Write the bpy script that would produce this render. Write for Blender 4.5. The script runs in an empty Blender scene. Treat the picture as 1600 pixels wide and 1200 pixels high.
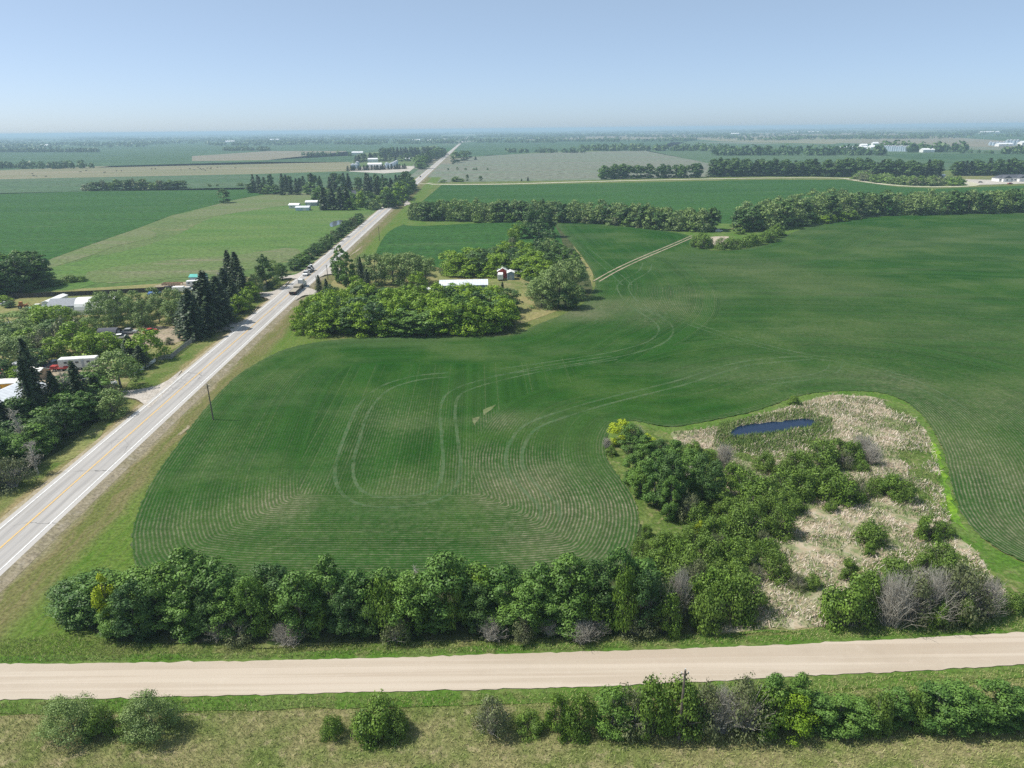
import bpy, math, random
import numpy as np
from mathutils import Vector, Matrix, noise as mnoise

SC = bpy.context.scene
COL = SC.collection
R = math.radians
random.seed(7)
RNG = np.random.default_rng(11)

# ------------------------------------------------------------------ camera
CAM_H = 62.0
PITCH = math.atan(399.0 / 1066.67)
ROLL = math.atan(17.0 / 1600.0)
FPX = 1066.67
cd = bpy.data.cameras.new('camera')
cam = bpy.data.objects.new('camera', cd)
COL.objects.link(cam)
cd.sensor_width = 36.0
cd.sensor_fit = 'HORIZONTAL'
cd.lens = 24.0
cd.clip_start = 0.5
cd.clip_end = 120000.0
FW = Vector((0, math.cos(PITCH), -math.sin(PITCH)))
UP0 = Vector((0, math.sin(PITCH), math.cos(PITCH)))
X0 = Vector((1, 0, 0))
RT = X0 * math.cos(ROLL) - UP0 * math.sin(ROLL)
UP = X0 * math.sin(ROLL) + UP0 * math.cos(ROLL)
m = Matrix((RT, UP, -FW)).transposed().to_4x4()
m.translation = Vector((0, 0, CAM_H))
cam.matrix_world = m
SC.camera = cam

# ------------------------------------------------------------------ light
SUN_EL = R(55)
SH = Vector((1.0, -0.10, 0)).normalized()          # direction shadows fall
wd = bpy.data.worlds.new("World")
SC.world = wd
wd.use_nodes = True
nt = wd.node_tree
bg = nt.nodes['Background']
sky = nt.nodes.new('ShaderNodeTexSky')
sky.sky_type = 'NISHITA'
sky.sun_disc = False
sky.sun_elevation = SUN_EL
sky.sun_rotation = math.atan2(-SH.x, -SH.y)
sky.altitude = 0
sky.air_density = 0.42
sky.dust_density = 0.85
sky.ozone_density = 1.6
thin = nt.nodes.new('ShaderNodeMix'); thin.data_type = 'RGBA'      # high thin haze evens the sky out
thin.inputs[0].default_value = 0.48
thin.inputs[7].default_value = (2.40, 3.12, 3.62, 1.0)
nt.links.new(sky.outputs[0], thin.inputs[6])
nt.links.new(thin.outputs[2], bg.inputs[0])
bg.inputs[1].default_value = 0.145
sl = bpy.data.lights.new('sun', 'SUN')
sl.energy = 4.3
sl.angle = R(0.53)
sl.color = (1.0, 0.955, 0.88)
sun = bpy.data.objects.new('sun', sl)
COL.objects.link(sun)
sd = Vector((SH.x * math.cos(SUN_EL), SH.y * math.cos(SUN_EL), -math.sin(SUN_EL)))
sun.rotation_euler = sd.to_track_quat('-Z', 'Y').to_euler()
SC.view_settings.view_transform = 'Standard'
SC.view_settings.look = 'None'
SC.view_settings.exposure = 0.45
SC.view_settings.gamma = 1.0
SC.render.engine = 'CYCLES'
SC.cycles.max_bounces = 6
SC.cycles.transparent_max_bounces = 6
SC.cycles.volume_bounces = 1
SC.cycles.use_denoising = False

# ------------------------------------------------------------------ photo -> ground
def ray(px, py):
    return (FW + RT * ((px - 800.0) / FPX) + UP * ((600.0 - py) / FPX))
def G(px, py, z=0.0):
    d = ray(px, py)
    t = (z - CAM_H) / d.z
    return Vector((d.x * t, d.y * t, z))
def dist(p):
    return math.hypot(p.x, p.y)
def mpp(p):                                        # metres per photo pixel at a ground point
    return (Vector((p.x, p.y, 0)) - Vector((0, 0, CAM_H))).dot(FW) / FPX
def height_to(p, ytop):                            # height that reaches photo row ytop above p
    lo, hi = 0.0, 60.0
    for _ in range(30):
        mid = (lo + hi) / 2
        v = Vector((p.x, p.y, mid - CAM_H))
        y = 600 - FPX * v.dot(UP) / v.dot(FW)
        if y > ytop: lo = mid
        else: hi = mid
    return lo
def to_px(v):
    w = Vector((v[0], v[1], (v[2] if len(v) > 2 else 0) - CAM_H))
    dd = w.dot(FW)
    return 800 + FPX * w.dot(RT) / dd, 600 - FPX * w.dot(UP) / dd

# highway frame
def hp(y): return G(745 - 1.1245 * (y - 201.1), y)
HA = hp(900); HB = hp(420)
HD = (HB - HA).normalized()
HN = Vector((HD.y, -HD.x, 0))                      # towards the right-hand (field) side
HROT = math.atan2(HD.y, HD.x)
def hw(u, s, z=0.0):                               # u right of the centre line, s along it
    p = HA + HD * s + HN * u
    return Vector((p.x, p.y, z))

# ------------------------------------------------------------------ tags
def tag(o, label=None, cat=None, group=None, kind=None):
    if label: o['label'] = label
    if cat: o['category'] = cat
    if group: o['group'] = group
    if kind: o['kind'] = kind
    return o
def empty(name, loc, rz=0.0):
    o = bpy.data.objects.new(name, None)
    o.empty_display_size = 0.5
    COL.objects.link(o)
    o.location = loc
    o.rotation_euler = (0, 0, rz)
    return o
ONES = ['', 'first', 'second', 'third', 'fourth', 'fifth', 'sixth', 'seventh', 'eighth', 'ninth', 'tenth', 'eleventh',
        'twelfth', 'thirteenth', 'fourteenth', 'fifteenth', 'sixteenth', 'seventeenth', 'eighteenth', 'nineteenth']
TENS = {2: ('twenty', 'twentieth'), 3: ('thirty', 'thirtieth'), 4: ('forty', 'fortieth'), 5: ('fifty', 'fiftieth'),
        6: ('sixty', 'sixtieth'), 7: ('seventy', 'seventieth'), 8: ('eighty', 'eightieth'), 9: ('ninety', 'ninetieth')}
def ordinal(n):
    if n < 20: return ONES[n]
    if n >= 100: return str(n) + 'th'
    t, o = divmod(n, 10)
    return TENS[t][1] if o == 0 else TENS[t][0] + '-' + ONES[o]

# ------------------------------------------------------------------ materials
MATS = {}
def newmat(name):
    mt = bpy.data.materials.new(name)
    mt.use_nodes = True
    n = mt.node_tree.nodes
    b = n['Principled BSDF']
    b.inputs['Roughness'].default_value = 0.85
    b.inputs['Specular IOR Level'].default_value = 0.25
    return mt, mt.node_tree, b
def c4(c): return (c[0], c[1], c[2], 1.0)
class NT:
    """small helper for wiring nodes"""
    def __init__(s, nt): s.t = nt
    def n(s, typ, **kw):
        nd = s.t.nodes.new(typ)
        for k, v in kw.items(): setattr(nd, k, v)
        return nd
    def l(s, a, b): s.t.links.new(a, b)
    def val(s, x, sock):
        if isinstance(x, (int, float)): sock.default_value = x
        elif isinstance(x, tuple): sock.default_value = x
        else: s.l(x, sock)
    def math(s, op, a, b=0.0, c=None, clamp=False):
        nd = s.n('ShaderNodeMath', operation=op, use_clamp=clamp)
        s.val(a, nd.inputs[0]); s.val(b, nd.inputs[1])
        if c is not None: s.val(c, nd.inputs[2])
        return nd.outputs[0]
    def mix(s, f, a, b):
        nd = s.n('ShaderNodeMix', data_type='RGBA')
        s.val(f, nd.inputs[0])
        s.val(c4(a) if isinstance(a, tuple) and len(a) == 3 else a, nd.inputs[6])
        s.val(c4(b) if isinstance(b, tuple) and len(b) == 3 else b, nd.inputs[7])
        return nd.outputs[2]
    def noise(s, scale, detail=4, rough=0.55, vec=None, dim='3D', w=None):
        nd = s.n('ShaderNodeTexNoise', noise_dimensions=dim)
        nd.inputs['Scale'].default_value = scale
        nd.inputs['Detail'].default_value = detail
        nd.inputs['Roughness'].default_value = rough
        if dim == '1D': s.val(w, nd.inputs['W'])
        else: s.l(vec if vec is not None else s.pos(), nd.inputs['Vector'])
        return nd.outputs[0]
    def pos(s):
        if not hasattr(s, '_p'): s._p = s.n('ShaderNodeNewGeometry').outputs['Position']
        return s._p
    def step(s, x, lo, hi):
        nd = s.n('ShaderNodeMapRange', interpolation_type='SMOOTHSTEP')
        s.val(x, nd.inputs[0])
        nd.inputs[1].default_value = lo; nd.inputs[2].default_value = hi
        return nd.outputs[0]
    def dot(s, v):
        nd = s.n('ShaderNodeVectorMath', operation='DOT_PRODUCT')
        s.l(s.pos(), nd.inputs[0]); nd.inputs[1].default_value = v
        return nd.outputs['Value']
    def scale_vec(s, sx, sy, sz=1.0, rz=0.0):
        nd = s.n('ShaderNodeMapping')
        s.l(s.pos(), nd.inputs[0])
        nd.inputs['Rotation'].default_value = (0, 0, rz)
        nd.inputs['Scale'].default_value = (sx, sy, sz)
        return nd.outputs[0]
    def attr(s, name):
        nd = s.n('ShaderNodeAttribute'); nd.attribute_name = name
        return nd.outputs['Fac']

def ground_mat(name, c1, c2, c3=None, s1=0.05, s2=1.2, bias=(0.35, 0.65), stretch=None, bump=0.0):
    mt, t, b = newmat(name)
    h = NT(t)
    v = h.scale_vec(*stretch) if stretch else None
    a = h.step(h.noise(s1, 6, 0.6, v), *bias)
    col = h.mix(a, c1, c2)
    if c3:
        k = h.step(h.noise(s1 * 3.3, 6, 0.65, v), 0.52, 0.68)
        col = h.mix(h.math('MULTIPLY', k, 0.7), col, c3)
    f = h.noise(s2, 5, 0.7)
    f = h.step(f, 0.3, 0.7)
    dark = h.mix(f, (0.62, 0.62, 0.62), (1.3, 1.3, 1.3))
    mm = h.n('ShaderNodeMix', data_type='RGBA', blend_type='MULTIPLY')
    mm.inputs[0].default_value = 1.0
    h.l(col, mm.inputs[6]); h.l(dark, mm.inputs[7])
    h.l(mm.outputs[2], b.inputs['Base Color'])
    b.inputs['Roughness'].default_value = 0.95
    b.inputs['Specular IOR Level'].default_value = 0.1
    MATS[name] = mt
    return mt
def flat_mat(name, c, rough=0.6, var=0.12, scale=0.8, metal=0.0, spec=0.3, dirt=None):
    mt, t, b = newmat(name)
    h = NT(t)
    f = h.noise(scale, 5, 0.6)
    f = h.step(f, 0.3, 0.7)
    lo = tuple(x * (1 - var) for x in c); hi = tuple(min(1, x * (1 + var)) for x in c)
    col = h.mix(f, lo, hi)
    if dirt:
        k = h.step(h.noise(scale * 0.6, 6, 0.7), 0.5, 0.72)
        col = h.mix(h.math('MULTIPLY', k, 0.6), col, dirt)
    h.l(col, b.inputs['Base Color'])
    b.inputs['Roughness'].default_value = rough
    b.inputs['Metallic'].default_value = metal
    b.inputs['Specular IOR Level'].default_value = spec
    MATS[name] = mt
    return mt
def ribbed_mat(name, c, pitch=0.6, axis=0, rough=0.4, depth=0.25):
    mt, t, b = newmat(name)
    h = NT(t)
    tc = h.n('ShaderNodeTexCoord').outputs['Object']
    sp = h.n('ShaderNodeSeparateXYZ'); h.l(tc, sp.inputs[0])
    w = h.math('SINE', h.math('MULTIPLY', sp.outputs[axis], 6.2832 / pitch))
    w = h.step(w, 0.2, 1.0)
    f = h.step(h.noise(0.5, 5, 0.6), 0.35, 0.7)
    a = h.mix(f, tuple(x * 0.88 for x in c), tuple(min(1, x * 1.05) for x in c))
    col = h.mix(h.math('MULTIPLY', w, depth), a, tuple(x * 0.5 for x in c))
    h.l(col, b.inputs['Base Color'])
    b.inputs['Roughness'].default_value = rough
    MATS[name] = mt
    return mt
def leaf_mat(name, c1, c2, c3=None, trans=0.13):
    mt, t, b = newmat(name)
    h = NT(t)
    tone = h.attr('tone')
    rnd = h.n('ShaderNodeObjectInfo').outputs['Random']
    col = h.mix(tone, c1, c2)
    if c3:
        col = h.mix(h.math('MULTIPLY', rnd, 0.75), col, h.mix(tone, tuple(x * 0.7 for x in c3), c3))
    else:
        col = h.mix(h.math('MULTIPLY', rnd, 0.5), col, tuple(x * 1.25 for x in c2))
    h.l(col, b.inputs['Base Color'])
    b.inputs['Roughness'].default_value = 0.5
    b.inputs['Specular IOR Level'].default_value = 0.22
    tr = h.n('ShaderNodeBsdfTranslucent')
    h.l(col, tr.inputs[0])
    mx = h.n('ShaderNodeMixShader')
    mx.inputs[0].default_value = trans
    h.l(b.outputs[0], mx.inputs[1]); h.l(tr.outputs[0], mx.inputs[2])
    h.l(mx.outputs[0], t.nodes['Material Output'].inputs[0])
    MATS[name] = mt
    return mt

# leaves
leaf_mat('leaf_poplar', (0.028, 0.080, 0.014), (0.130, 0.240, 0.050), (0.165, 0.290, 0.045))
leaf_mat('leaf_dark', (0.022, 0.062, 0.016), (0.090, 0.170, 0.045), (0.125, 0.215, 0.050))
leaf_mat('leaf_bright', (0.050, 0.125, 0.008), (0.270, 0.400, 0.028), (0.220, 0.360, 0.028))
leaf_mat('leaf_willow', (0.075, 0.130, 0.040), (0.260, 0.345, 0.115), (0.230, 0.340, 0.085))
leaf_mat('leaf_yellow', (0.180, 0.260, 0.012), (0.420, 0.500, 0.025))
leaf_mat('leaf_shrub', (0.050, 0.110, 0.014), (0.185, 0.300, 0.042), (0.150, 0.230, 0.045))
leaf_mat('leaf_spruce', (0.015, 0.036, 0.015), (0.062, 0.100, 0.040), (0.070, 0.105, 0.042), trans=0.08)
leaf_mat('leaf_grey', (0.085, 0.105, 0.045), (0.210, 0.235, 0.110), (0.18, 0.21, 0.09))
flat_mat('bark', (0.16, 0.145, 0.125), 0.9, 0.3, 3)
flat_mat('dead_wood', (0.40, 0.375, 0.32), 0.9, 0.25, 3)
flat_mat('pale_wood', (0.62, 0.58, 0.52), 0.9, 0.15, 3)
# ground
CROP = (0.020, 0.078, 0.020)
ground_mat('verge_grass', (0.075, 0.120, 0.022), (0.150, 0.155, 0.055), (0.24, 0.20, 0.11), 0.045, 1.4)
ground_mat('far_green', (0.035, 0.080, 0.035), (0.055, 0.105, 0.045), None, 0.004, 0.05, stretch=(0.4, 2.2))
ground_mat('crop_green', (0.022, 0.075, 0.012), (0.030, 0.090, 0.015), (0.050, 0.100, 0.028), 0.012, 0.25, stretch=(0.35, 2.0))
ground_mat('crop_dull', (0.055, 0.105, 0.048), (0.075, 0.115, 0.060), (0.06, 0.12, 0.05), 0.006, 0.1, stretch=(0.3, 3.0))
ground_mat('crop_grey', (0.13, 0.165, 0.11), (0.155, 0.16, 0.125), (0.17, 0.14, 0.12), 0.006, 0.1, stretch=(0.25, 3.0))
ground_mat('fallow', (0.20, 0.175, 0.13), (0.165, 0.165, 0.105), (0.23, 0.19, 0.15), 0.006, 0.12, stretch=(0.3, 3.0))
ground_mat('stubble', (0.15, 0.16, 0.085), (0.21, 0.19, 0.12), (0.25, 0.21, 0.14), 0.010, 0.3, stretch=(0.3, 2.5))
ground_mat('pasture', (0.068, 0.125, 0.030), (0.105, 0.140, 0.050), (0.18, 0.165, 0.085), 0.014, 0.4, stretch=(0.45, 1.8))
ground_mat('lush', (0.070, 0.140, 0.028), (0.100, 0.155, 0.042), (0.055, 0.105, 0.030), 0.02, 0.5, stretch=(0.5, 1.8))
ground_mat('brown_pasture', (0.130, 0.150, 0.070), (0.100, 0.145, 0.045), (0.18, 0.165, 0.105), 0.02, 0.5, stretch=(0.4, 2.0))
ground_mat('yard_grass', (0.150, 0.175, 0.055), (0.225, 0.200, 0.085), (0.30, 0.245, 0.14), 0.06, 1.2)
ground_mat('yard_dirt', (0.34, 0.27, 0.20), (0.27, 0.23, 0.16), (0.17, 0.18, 0.08), 0.08, 1.2)
ground_mat('pale_soil', (0.42, 0.36, 0.29), (0.34, 0.29, 0.22), None, 0.3, 2.5)
ground_mat('green_fringe', (0.060, 0.130, 0.015), (0.100, 0.150, 0.035), (0.16, 0.165, 0.065), 0.12, 1.8)
ground_mat('lime_fringe', (0.15, 0.27, 0.018), (0.075, 0.16, 0.02), (0.13, 0.19, 0.05), 0.12, 1.8)
ground_mat('tan_verge', (0.20, 0.185, 0.085), (0.105, 0.140, 0.036), (0.30, 0.25, 0.15), 0.16, 1.6)
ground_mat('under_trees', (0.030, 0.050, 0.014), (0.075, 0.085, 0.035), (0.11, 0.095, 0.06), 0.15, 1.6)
ground_mat('far_road', (0.47, 0.44, 0.33), (0.40, 0.39, 0.27), None, 0.02, 0.4)
ground_mat('yard_gravel', (0.45, 0.42, 0.37), (0.38, 0.35, 0.30), None, 0.1, 2.0)
# paint and building skins
flat_mat('white_paint', (0.78, 0.78, 0.76), 0.5, 0.05)
flat_mat('off_white', (0.66, 0.66, 0.62), 0.6, 0.10, 0.6, dirt=(0.45, 0.42, 0.36))
flat_mat('grey_paint', (0.38, 0.40, 0.42), 0.6, 0.12)
flat_mat('dark_shingle', (0.075, 0.080, 0.095), 0.85, 0.25, 2.5)
flat_mat('grey_shingle', (0.25, 0.265, 0.285), 0.85, 0.15, 2.0)
flat_mat('blue_grey', (0.24, 0.31, 0.37), 0.6, 0.1)
flat_mat('light_blue', (0.48, 0.58, 0.65), 0.6, 0.1)
flat_mat('red_paint', (0.36, 0.040, 0.030), 0.6, 0.2, 1.2)
flat_mat('teal_roof', (0.10, 0.42, 0.36), 0.45, 0.08)
flat_mat('yellow_paint', (0.75, 0.40, 0.03), 0.6, 0.1)
flat_mat('orange_rust', (0.33, 0.13, 0.05), 0.8, 0.3, 2)
flat_mat('black_paint', (0.02, 0.02, 0.022), 0.4, 0.2)
flat_mat('rubber', (0.025, 0.025, 0.025), 0.9, 0.2)
flat_mat('glass', (0.03, 0.04, 0.05), 0.08, 0.1, spec=0.8)
flat_mat('steel', (0.45, 0.46, 0.48), 0.35, 0.1, metal=0.6)
flat_mat('dark_blue', (0.05, 0.07, 0.11), 0.3, 0.1, spec=0.6)
flat_mat('silver', (0.45, 0.46, 0.48), 0.3, 0.1, metal=0.3)
flat_mat('tarp_blue', (0.05, 0.14, 0.42), 0.6, 0.15)
flat_mat('timber', (0.45, 0.33, 0.22), 0.8, 0.25, 2)
flat_mat('deck_timber', (0.30, 0.27, 0.21), 0.8, 0.2, 1.5)
flat_mat('fence_dark', (0.055, 0.050, 0.042), 0.9, 0.25, 1.5)
flat_mat('fence_grey', (0.30, 0.29, 0.27), 0.9, 0.25, 1.5)
flat_mat('pole_wood', (0.15, 0.125, 0.10), 0.9, 0.25, 1.5)
flat_mat('insulator', (0.5, 0.5, 0.48), 0.3, 0.1)
flat_mat('cow_hide', (0.03, 0.018, 0.013), 0.8, 0.4, 1.0)
flat_mat('lamp_red', (0.5, 0.02, 0.02), 0.3, 0.1)
flat_mat('lamp_clear', (0.7, 0.7, 0.7), 0.2, 0.1)
ribbed_mat('metal_roof', (0.66, 0.69, 0.72), 1.1, 0, 0.35, 0.28)
ribbed_mat('white_roof', (0.80, 0.81, 0.82), 0.9, 0, 0.45, 0.14)
ribbed_mat('bin_steel', (0.44, 0.54, 0.62), 0.8, 2, 0.35, 0.30)

# highway asphalt
def asphalt():
    mt, t, b = newmat('asphalt')
    h = NT(t)
    u = h.math('SUBTRACT', h.dot((HN.x, HN.y, 0)), float(HA.dot(HN)))
    s = h.dot((HD.x, HD.y, 0))
    cb = h.n('ShaderNodeCombineXYZ'); h.l(h.math('MULTIPLY', u, 1.6), cb.inputs[0]); h.l(h.math('MULTIPLY', s, 0.05), cb.inputs[1])
    n1 = h.step(h.noise(1.0, 6, 0.65, cb.outputs[0]), 0.35, 0.65)
    col = h.mix(n1, (0.285, 0.270, 0.250), (0.375, 0.358, 0.335))
    au = h.math('ABSOLUTE', u)
    # wheel paths polished lighter / oil strip between them
    for c, w, cc, a in ((1.85, 0.45, (0.27, 0.262, 0.255), 0.55), (0.95, 0.35, (0.42, 0.41, 0.40), 0.35), (2.8, 0.35, (0.42, 0.41, 0.40), 0.35)):
        k = h.math('SUBTRACT', 1.0, h.step(h.math('ABSOLUTE', h.math('SUBTRACT', au, c)), w * 0.3, w))
        col = h.mix(h.math('MULTIPLY', k, a), col, cc)
    sh = h.step(au, 3.7, 4.0)
    col = h.mix(h.math('MULTIPLY', sh, 0.6), col, (0.44, 0.42, 0.395))
    # sealed cracks: irregular transverse lines and some blotches
    wob = h.noise(0.35, 3, 0.6)
    ss = h.math('ADD', h.math('MULTIPLY', s, 1 / 19.0), h.math('MULTIPLY', wob, 0.16))
    fr = h.math('ABSOLUTE', h.math('SUBTRACT', h.math('FRACT', ss), 0.5))
    k = h.math('SUBTRACT', 1.0, h.step(fr, 0.002, 0.008))
    k = h.math('MULTIPLY', k, h.step(h.noise(0.12, 2, 0.5), 0.42, 0.6))
    col = h.mix(h.math('MULTIPLY', k, 0.75), col, (0.08, 0.078, 0.075))
    v = h.n('ShaderNodeTexVoronoi', feature='DISTANCE_TO_EDGE')
    v.inputs['Scale'].default_value = 0.35
    h.l(h.pos(), v.inputs['Vector'])
    k2 = h.math('SUBTRACT', 1.0, h.step(v.outputs['Distance'], 0.004, 0.02))
    k2 = h.math('MULTIPLY', k2, h.step(h.noise(0.05, 3, 0.6), 0.58, 0.66))
    col = h.mix(h.math('MULTIPLY', k2, 0.7), col, (0.10, 0.098, 0.095))
    h.l(col, b.inputs['Base Color'])
    MATS['asphalt'] = mt
asphalt()
def worn_paint(name, c, under):
    mt, t, b = newmat(name)
    h = NT(t)
    k = h.step(h.noise(1.6, 6, 0.7), 0.40, 0.62)
    col = h.mix(k, c, tuple(0.5 * x + 0.5 * y for x, y in zip(c, under)))
    h.l(col, b.inputs['Base Color'])
    MATS[name] = mt
worn_paint('yellow_line', (0.62, 0.40, 0.12), (0.35, 0.35, 0.34))
worn_paint('white_line', (0.72, 0.72, 0.70), (0.38, 0.38, 0.37))
def gravel():
    mt, t, b = newmat('gravel')
    h = NT(t)
    a = h.step(h.noise(0.12, 5, 0.6, h.scale_vec(0.25, 3.0, 1, R(-2))), 0.3, 0.7)
    col = h.mix(a, (0.385, 0.325, 0.252), (0.44, 0.382, 0.305))
    st = h.step(h.noise(1.1, 4, 0.6, h.scale_vec(0.03, 1.6, 1, R(-2.5))), 0.35, 0.72)
    col = h.mix(h.math('MULTIPLY', st, 0.35), col, (0.38, 0.30, 0.235))
    g = h.step(h.noise(6.0, 4, 0.7), 0.3, 0.75)
    col = h.mix(h.math('MULTIPLY', g, 0.30), col, (0.34, 0.28, 0.22))
    edge = h.step(h.noise(0.5, 5, 0.7), 0.55, 0.75)
    col = h.mix(h.math('MULTIPLY', edge, 0.22), col, (0.53, 0.47, 0.40))
    blot = h.step(h.noise(0.07, 6, 0.65), 0.50, 0.72)
    col = h.mix(h.math('MULTIPLY', blot, 0.28), col, (0.30, 0.245, 0.185))
    rut = h.step(h.noise(0.9, 3, 0.6, h.scale_vec(0.012, 1.1, 1, R(-1.6))), 0.5, 0.62)
    col = h.mix(h.math('MULTIPLY', rut, 0.42), col, (0.52, 0.455, 0.375))
    h.l(col, b.inputs['Base Color'])
    bp = h.n('ShaderNodeBump'); bp.inputs['Strength'].default_value = 0.35; bp.inputs['Distance'].default_value = 0.08
    h.l(h.noise(4.0, 5, 0.7), bp.inputs['Height']); h.l(bp.outputs[0], b.inputs['Normal'])
    MATS['gravel'] = mt
gravel()

# base ground: grass whose colour follows the roadside mowing and gravel wash
def base_ground():
    mt, t, b = newmat('ground_grass')
    h = NT(t)
    wob = h.math('MULTIPLY', h.math('SUBTRACT', h.noise(0.12, 4, 0.6), 0.5), 5.0)
    u = h.math('ADD', h.math('SUBTRACT', h.dot((HN.x, HN.y, 0)), float(HA.dot(HN))), wob)
    a = h.step(h.noise(0.06, 6, 0.65), 0.38, 0.62)
    col = h.mix(a, (0.072, 0.118, 0.020), (0.125, 0.145, 0.045))
    k = h.step(h.noise(0.35, 6, 0.7), 0.50, 0.70)
    col = h.mix(h.math('MULTIPLY', k, 0.55), col, (0.26, 0.215, 0.105))
    # right roadside
    cb = h.n('ShaderNodeCombineXYZ'); h.l(h.math('MULTIPLY', u, 0.6), cb.inputs[0]); h.l(h.math('MULTIPLY', h.dot((HD.x, HD.y, 0)), 0.05), cb.inputs[1])
    stk = h.step(h.noise(1.0, 6, 0.7, cb.outputs[0]), 0.35, 0.65)
    brown = h.mix(stk, (0.155, 0.135, 0.062), (0.100, 0.120, 0.030))
    kk = h.math('MULTIPLY', h.step(u, 3.5, 5.0), h.math('SUBTRACT', 1.0, h.step(u, 11.0, 15.0)))
    col = h.mix(kk, col, brown)
    sg = h.math('MULTIPLY', h.step(u, 3.0, 4.0), h.math('SUBTRACT', 1.0, h.step(u, 5.8, 8.2)))
    col = h.mix(h.math('MULTIPLY', sg, 0.85), col, h.mix(stk, (0.28, 0.24, 0.17), (0.165, 0.15, 0.08)))
    g2 = h.math('MULTIPLY', h.step(u, 12.0, 15.0), h.math('SUBTRACT', 1.0, h.step(u, 20.0, 30.0)))
    col = h.mix(h.math('MULTIPLY', g2, 0.8), col, h.mix(stk, (0.062, 0.128, 0.012), (0.100, 0.145, 0.028)))
    # left roadside
    nu = h.math('MULTIPLY', u, -1.0)
    lk = h.math('MULTIPLY', h.step(nu, 3.0, 4.5), h.math('SUBTRACT', 1.0, h.step(nu, 6.5, 9.0)))
    col = h.mix(h.math('MULTIPLY', lk, 0.9), col, h.mix(stk, (0.25, 0.195, 0.105), (0.17, 0.16, 0.06)))
    f = h.mix(h.step(h.noise(1.7, 6, 0.75), 0.3, 0.7), (0.55, 0.55, 0.55), (1.4, 1.4, 1.4))
    mm = h.n('ShaderNodeMix', data_type='RGBA', blend_type='MULTIPLY'); mm.inputs[0].default_value = 1
    h.l(col, mm.inputs[6]); h.l(f, mm.inputs[7])
    h.l(mm.outputs[2], b.inputs['Base Color'])
    b.inputs['Roughness'].default_value = 0.95
    b.inputs['Specular IOR Level'].default_value = 0.1
    MATS['ground_grass'] = mt
base_ground()

# the near crop: seeded rows follow the distance to the field edge
def crop_rows():
    mt, t, b = newmat('crop_rows')
    h = NT(t)
    sdf = h.attr('edge'); bare = h.attr('bare')
    sp = h.n('ShaderNodeSeparateXYZ'); h.l(h.pos(), sp.inputs[0])
    X, Y = sp.outputs[0], sp.outputs[1]
    u = h.math('SUBTRACT', h.dot((HN.x, HN.y, 0)), float(HA.dot(HN)))
    east = h.step(u, 103.0, 103.4)
    arc = h.math('SQRT', h.math('ADD', h.math('POWER', h.math('SUBTRACT', X, 60.0), 2.0), h.math('POWER', h.math('MULTIPLY', h.math('ADD', Y, 260.0), 1.0), 2.0)))
    inner = h.math('ADD', h.math('MULTIPLY', u, h.math('SUBTRACT', 1.0, east)), h.math('MULTIPLY', arc, east))
    lim = h.math('ADD', 27.0, h.math('MULTIPLY', east, 22.0))
    mk = h.math('GREATER_THAN', sdf, lim)
    ph = h.math('ADD', h.math('MULTIPLY', sdf, h.math('SUBTRACT', 1.0, mk)), h.math('MULTIPLY', inner, mk))
    phw = h.math('ADD', ph, h.math('MULTIPLY', h.noise(0.25, 2, 0.5), 0.35))
    row = h.math('ADD', h.math('MULTIPLY', h.math('SINE', h.math('MULTIPLY', phw, 6.2832 / 0.62)), 0.5), 0.5)
    row = h.step(row, 0.35, 0.95)
    b1 = h.noise(0.9, 2, 0.5, dim='1D', w=ph)          # seeder passes: parallel streaks
    b2 = h.noise(0.16, 3, 0.6, dim='1D', w=h.math('ADD', ph, 40.0))
    pat = h.noise(0.035, 5, 0.6)
    fine = h.noise(0.8, 4, 0.7)
    lowf = h.noise(0.011, 4, 0.55)
    green = h.mix(h.step(b2, 0.35, 0.65), (0.0095, 0.049, 0.0035), (0.0155, 0.066, 0.0065))
    green = h.mix(h.step(pat, 0.42, 0.68), green, (0.032, 0.080, 0.012))
    green = h.mix(h.math('MULTIPLY', h.step(lowf, 0.50, 0.66), 0.45), green, (0.052, 0.088, 0.024))
    soil = h.mix(h.step(fine, 0.3, 0.7), (0.10, 0.105, 0.055), (0.27, 0.235, 0.165))
    st = h.math('ADD', h.math('MULTIPLY', bare, 0.9), h.math('MULTIPLY', h.step(b1, 0.52, 0.75), 0.13))
    st = h.math('ADD', st, h.math('MULTIPLY', h.step(pat, 0.50, 0.72), 0.10))
    st = h.math('MULTIPLY', st, h.math('ADD', 0.45, h.math('MULTIPLY', fine, 1.1)))
    amt = h.math('MULTIPLY', h.math('ADD', h.math('MULTIPLY', row, 0.85), 0.15), st, clamp=True)
    col = h.mix(amt, green, soil)
    mot = h.step(h.noise(0.022, 5, 0.62, h.scale_vec(0.6, 1.5)), 0.48, 0.66)
    col = h.mix(h.math('MULTIPLY', mot, h.math('ADD', 0.16, h.math('MULTIPLY', fine, 0.25))), col, (0.095, 0.125, 0.055))
    # brownish thin patches
    thin = h.math('MULTIPLY', h.math('SUBTRACT', bare, 0.25), h.step(pat, 0.35, 0.6), clamp=True)
    col = h.mix(h.math('MULTIPLY', thin, 0.42), col, (0.15, 0.125, 0.085))
    f = h.mix(h.step(h.noise(2.2, 5, 0.75), 0.3, 0.7), (0.75, 0.75, 0.75), (1.22, 1.22, 1.22))
    mm = h.n('ShaderNodeMix', data_type='RGBA', blend_type='MULTIPLY'); mm.inputs[0].default_value = 1
    h.l(col, mm.inputs[6]); h.l(f, mm.inputs[7])
    h.l(mm.outputs[2], b.inputs['Base Color'])
    b.inputs['Roughness'].default_value = 0.9
    b.inputs['Specular IOR Level'].default_value = 0.05
    MATS['crop_rows'] = mt
crop_rows()
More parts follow.
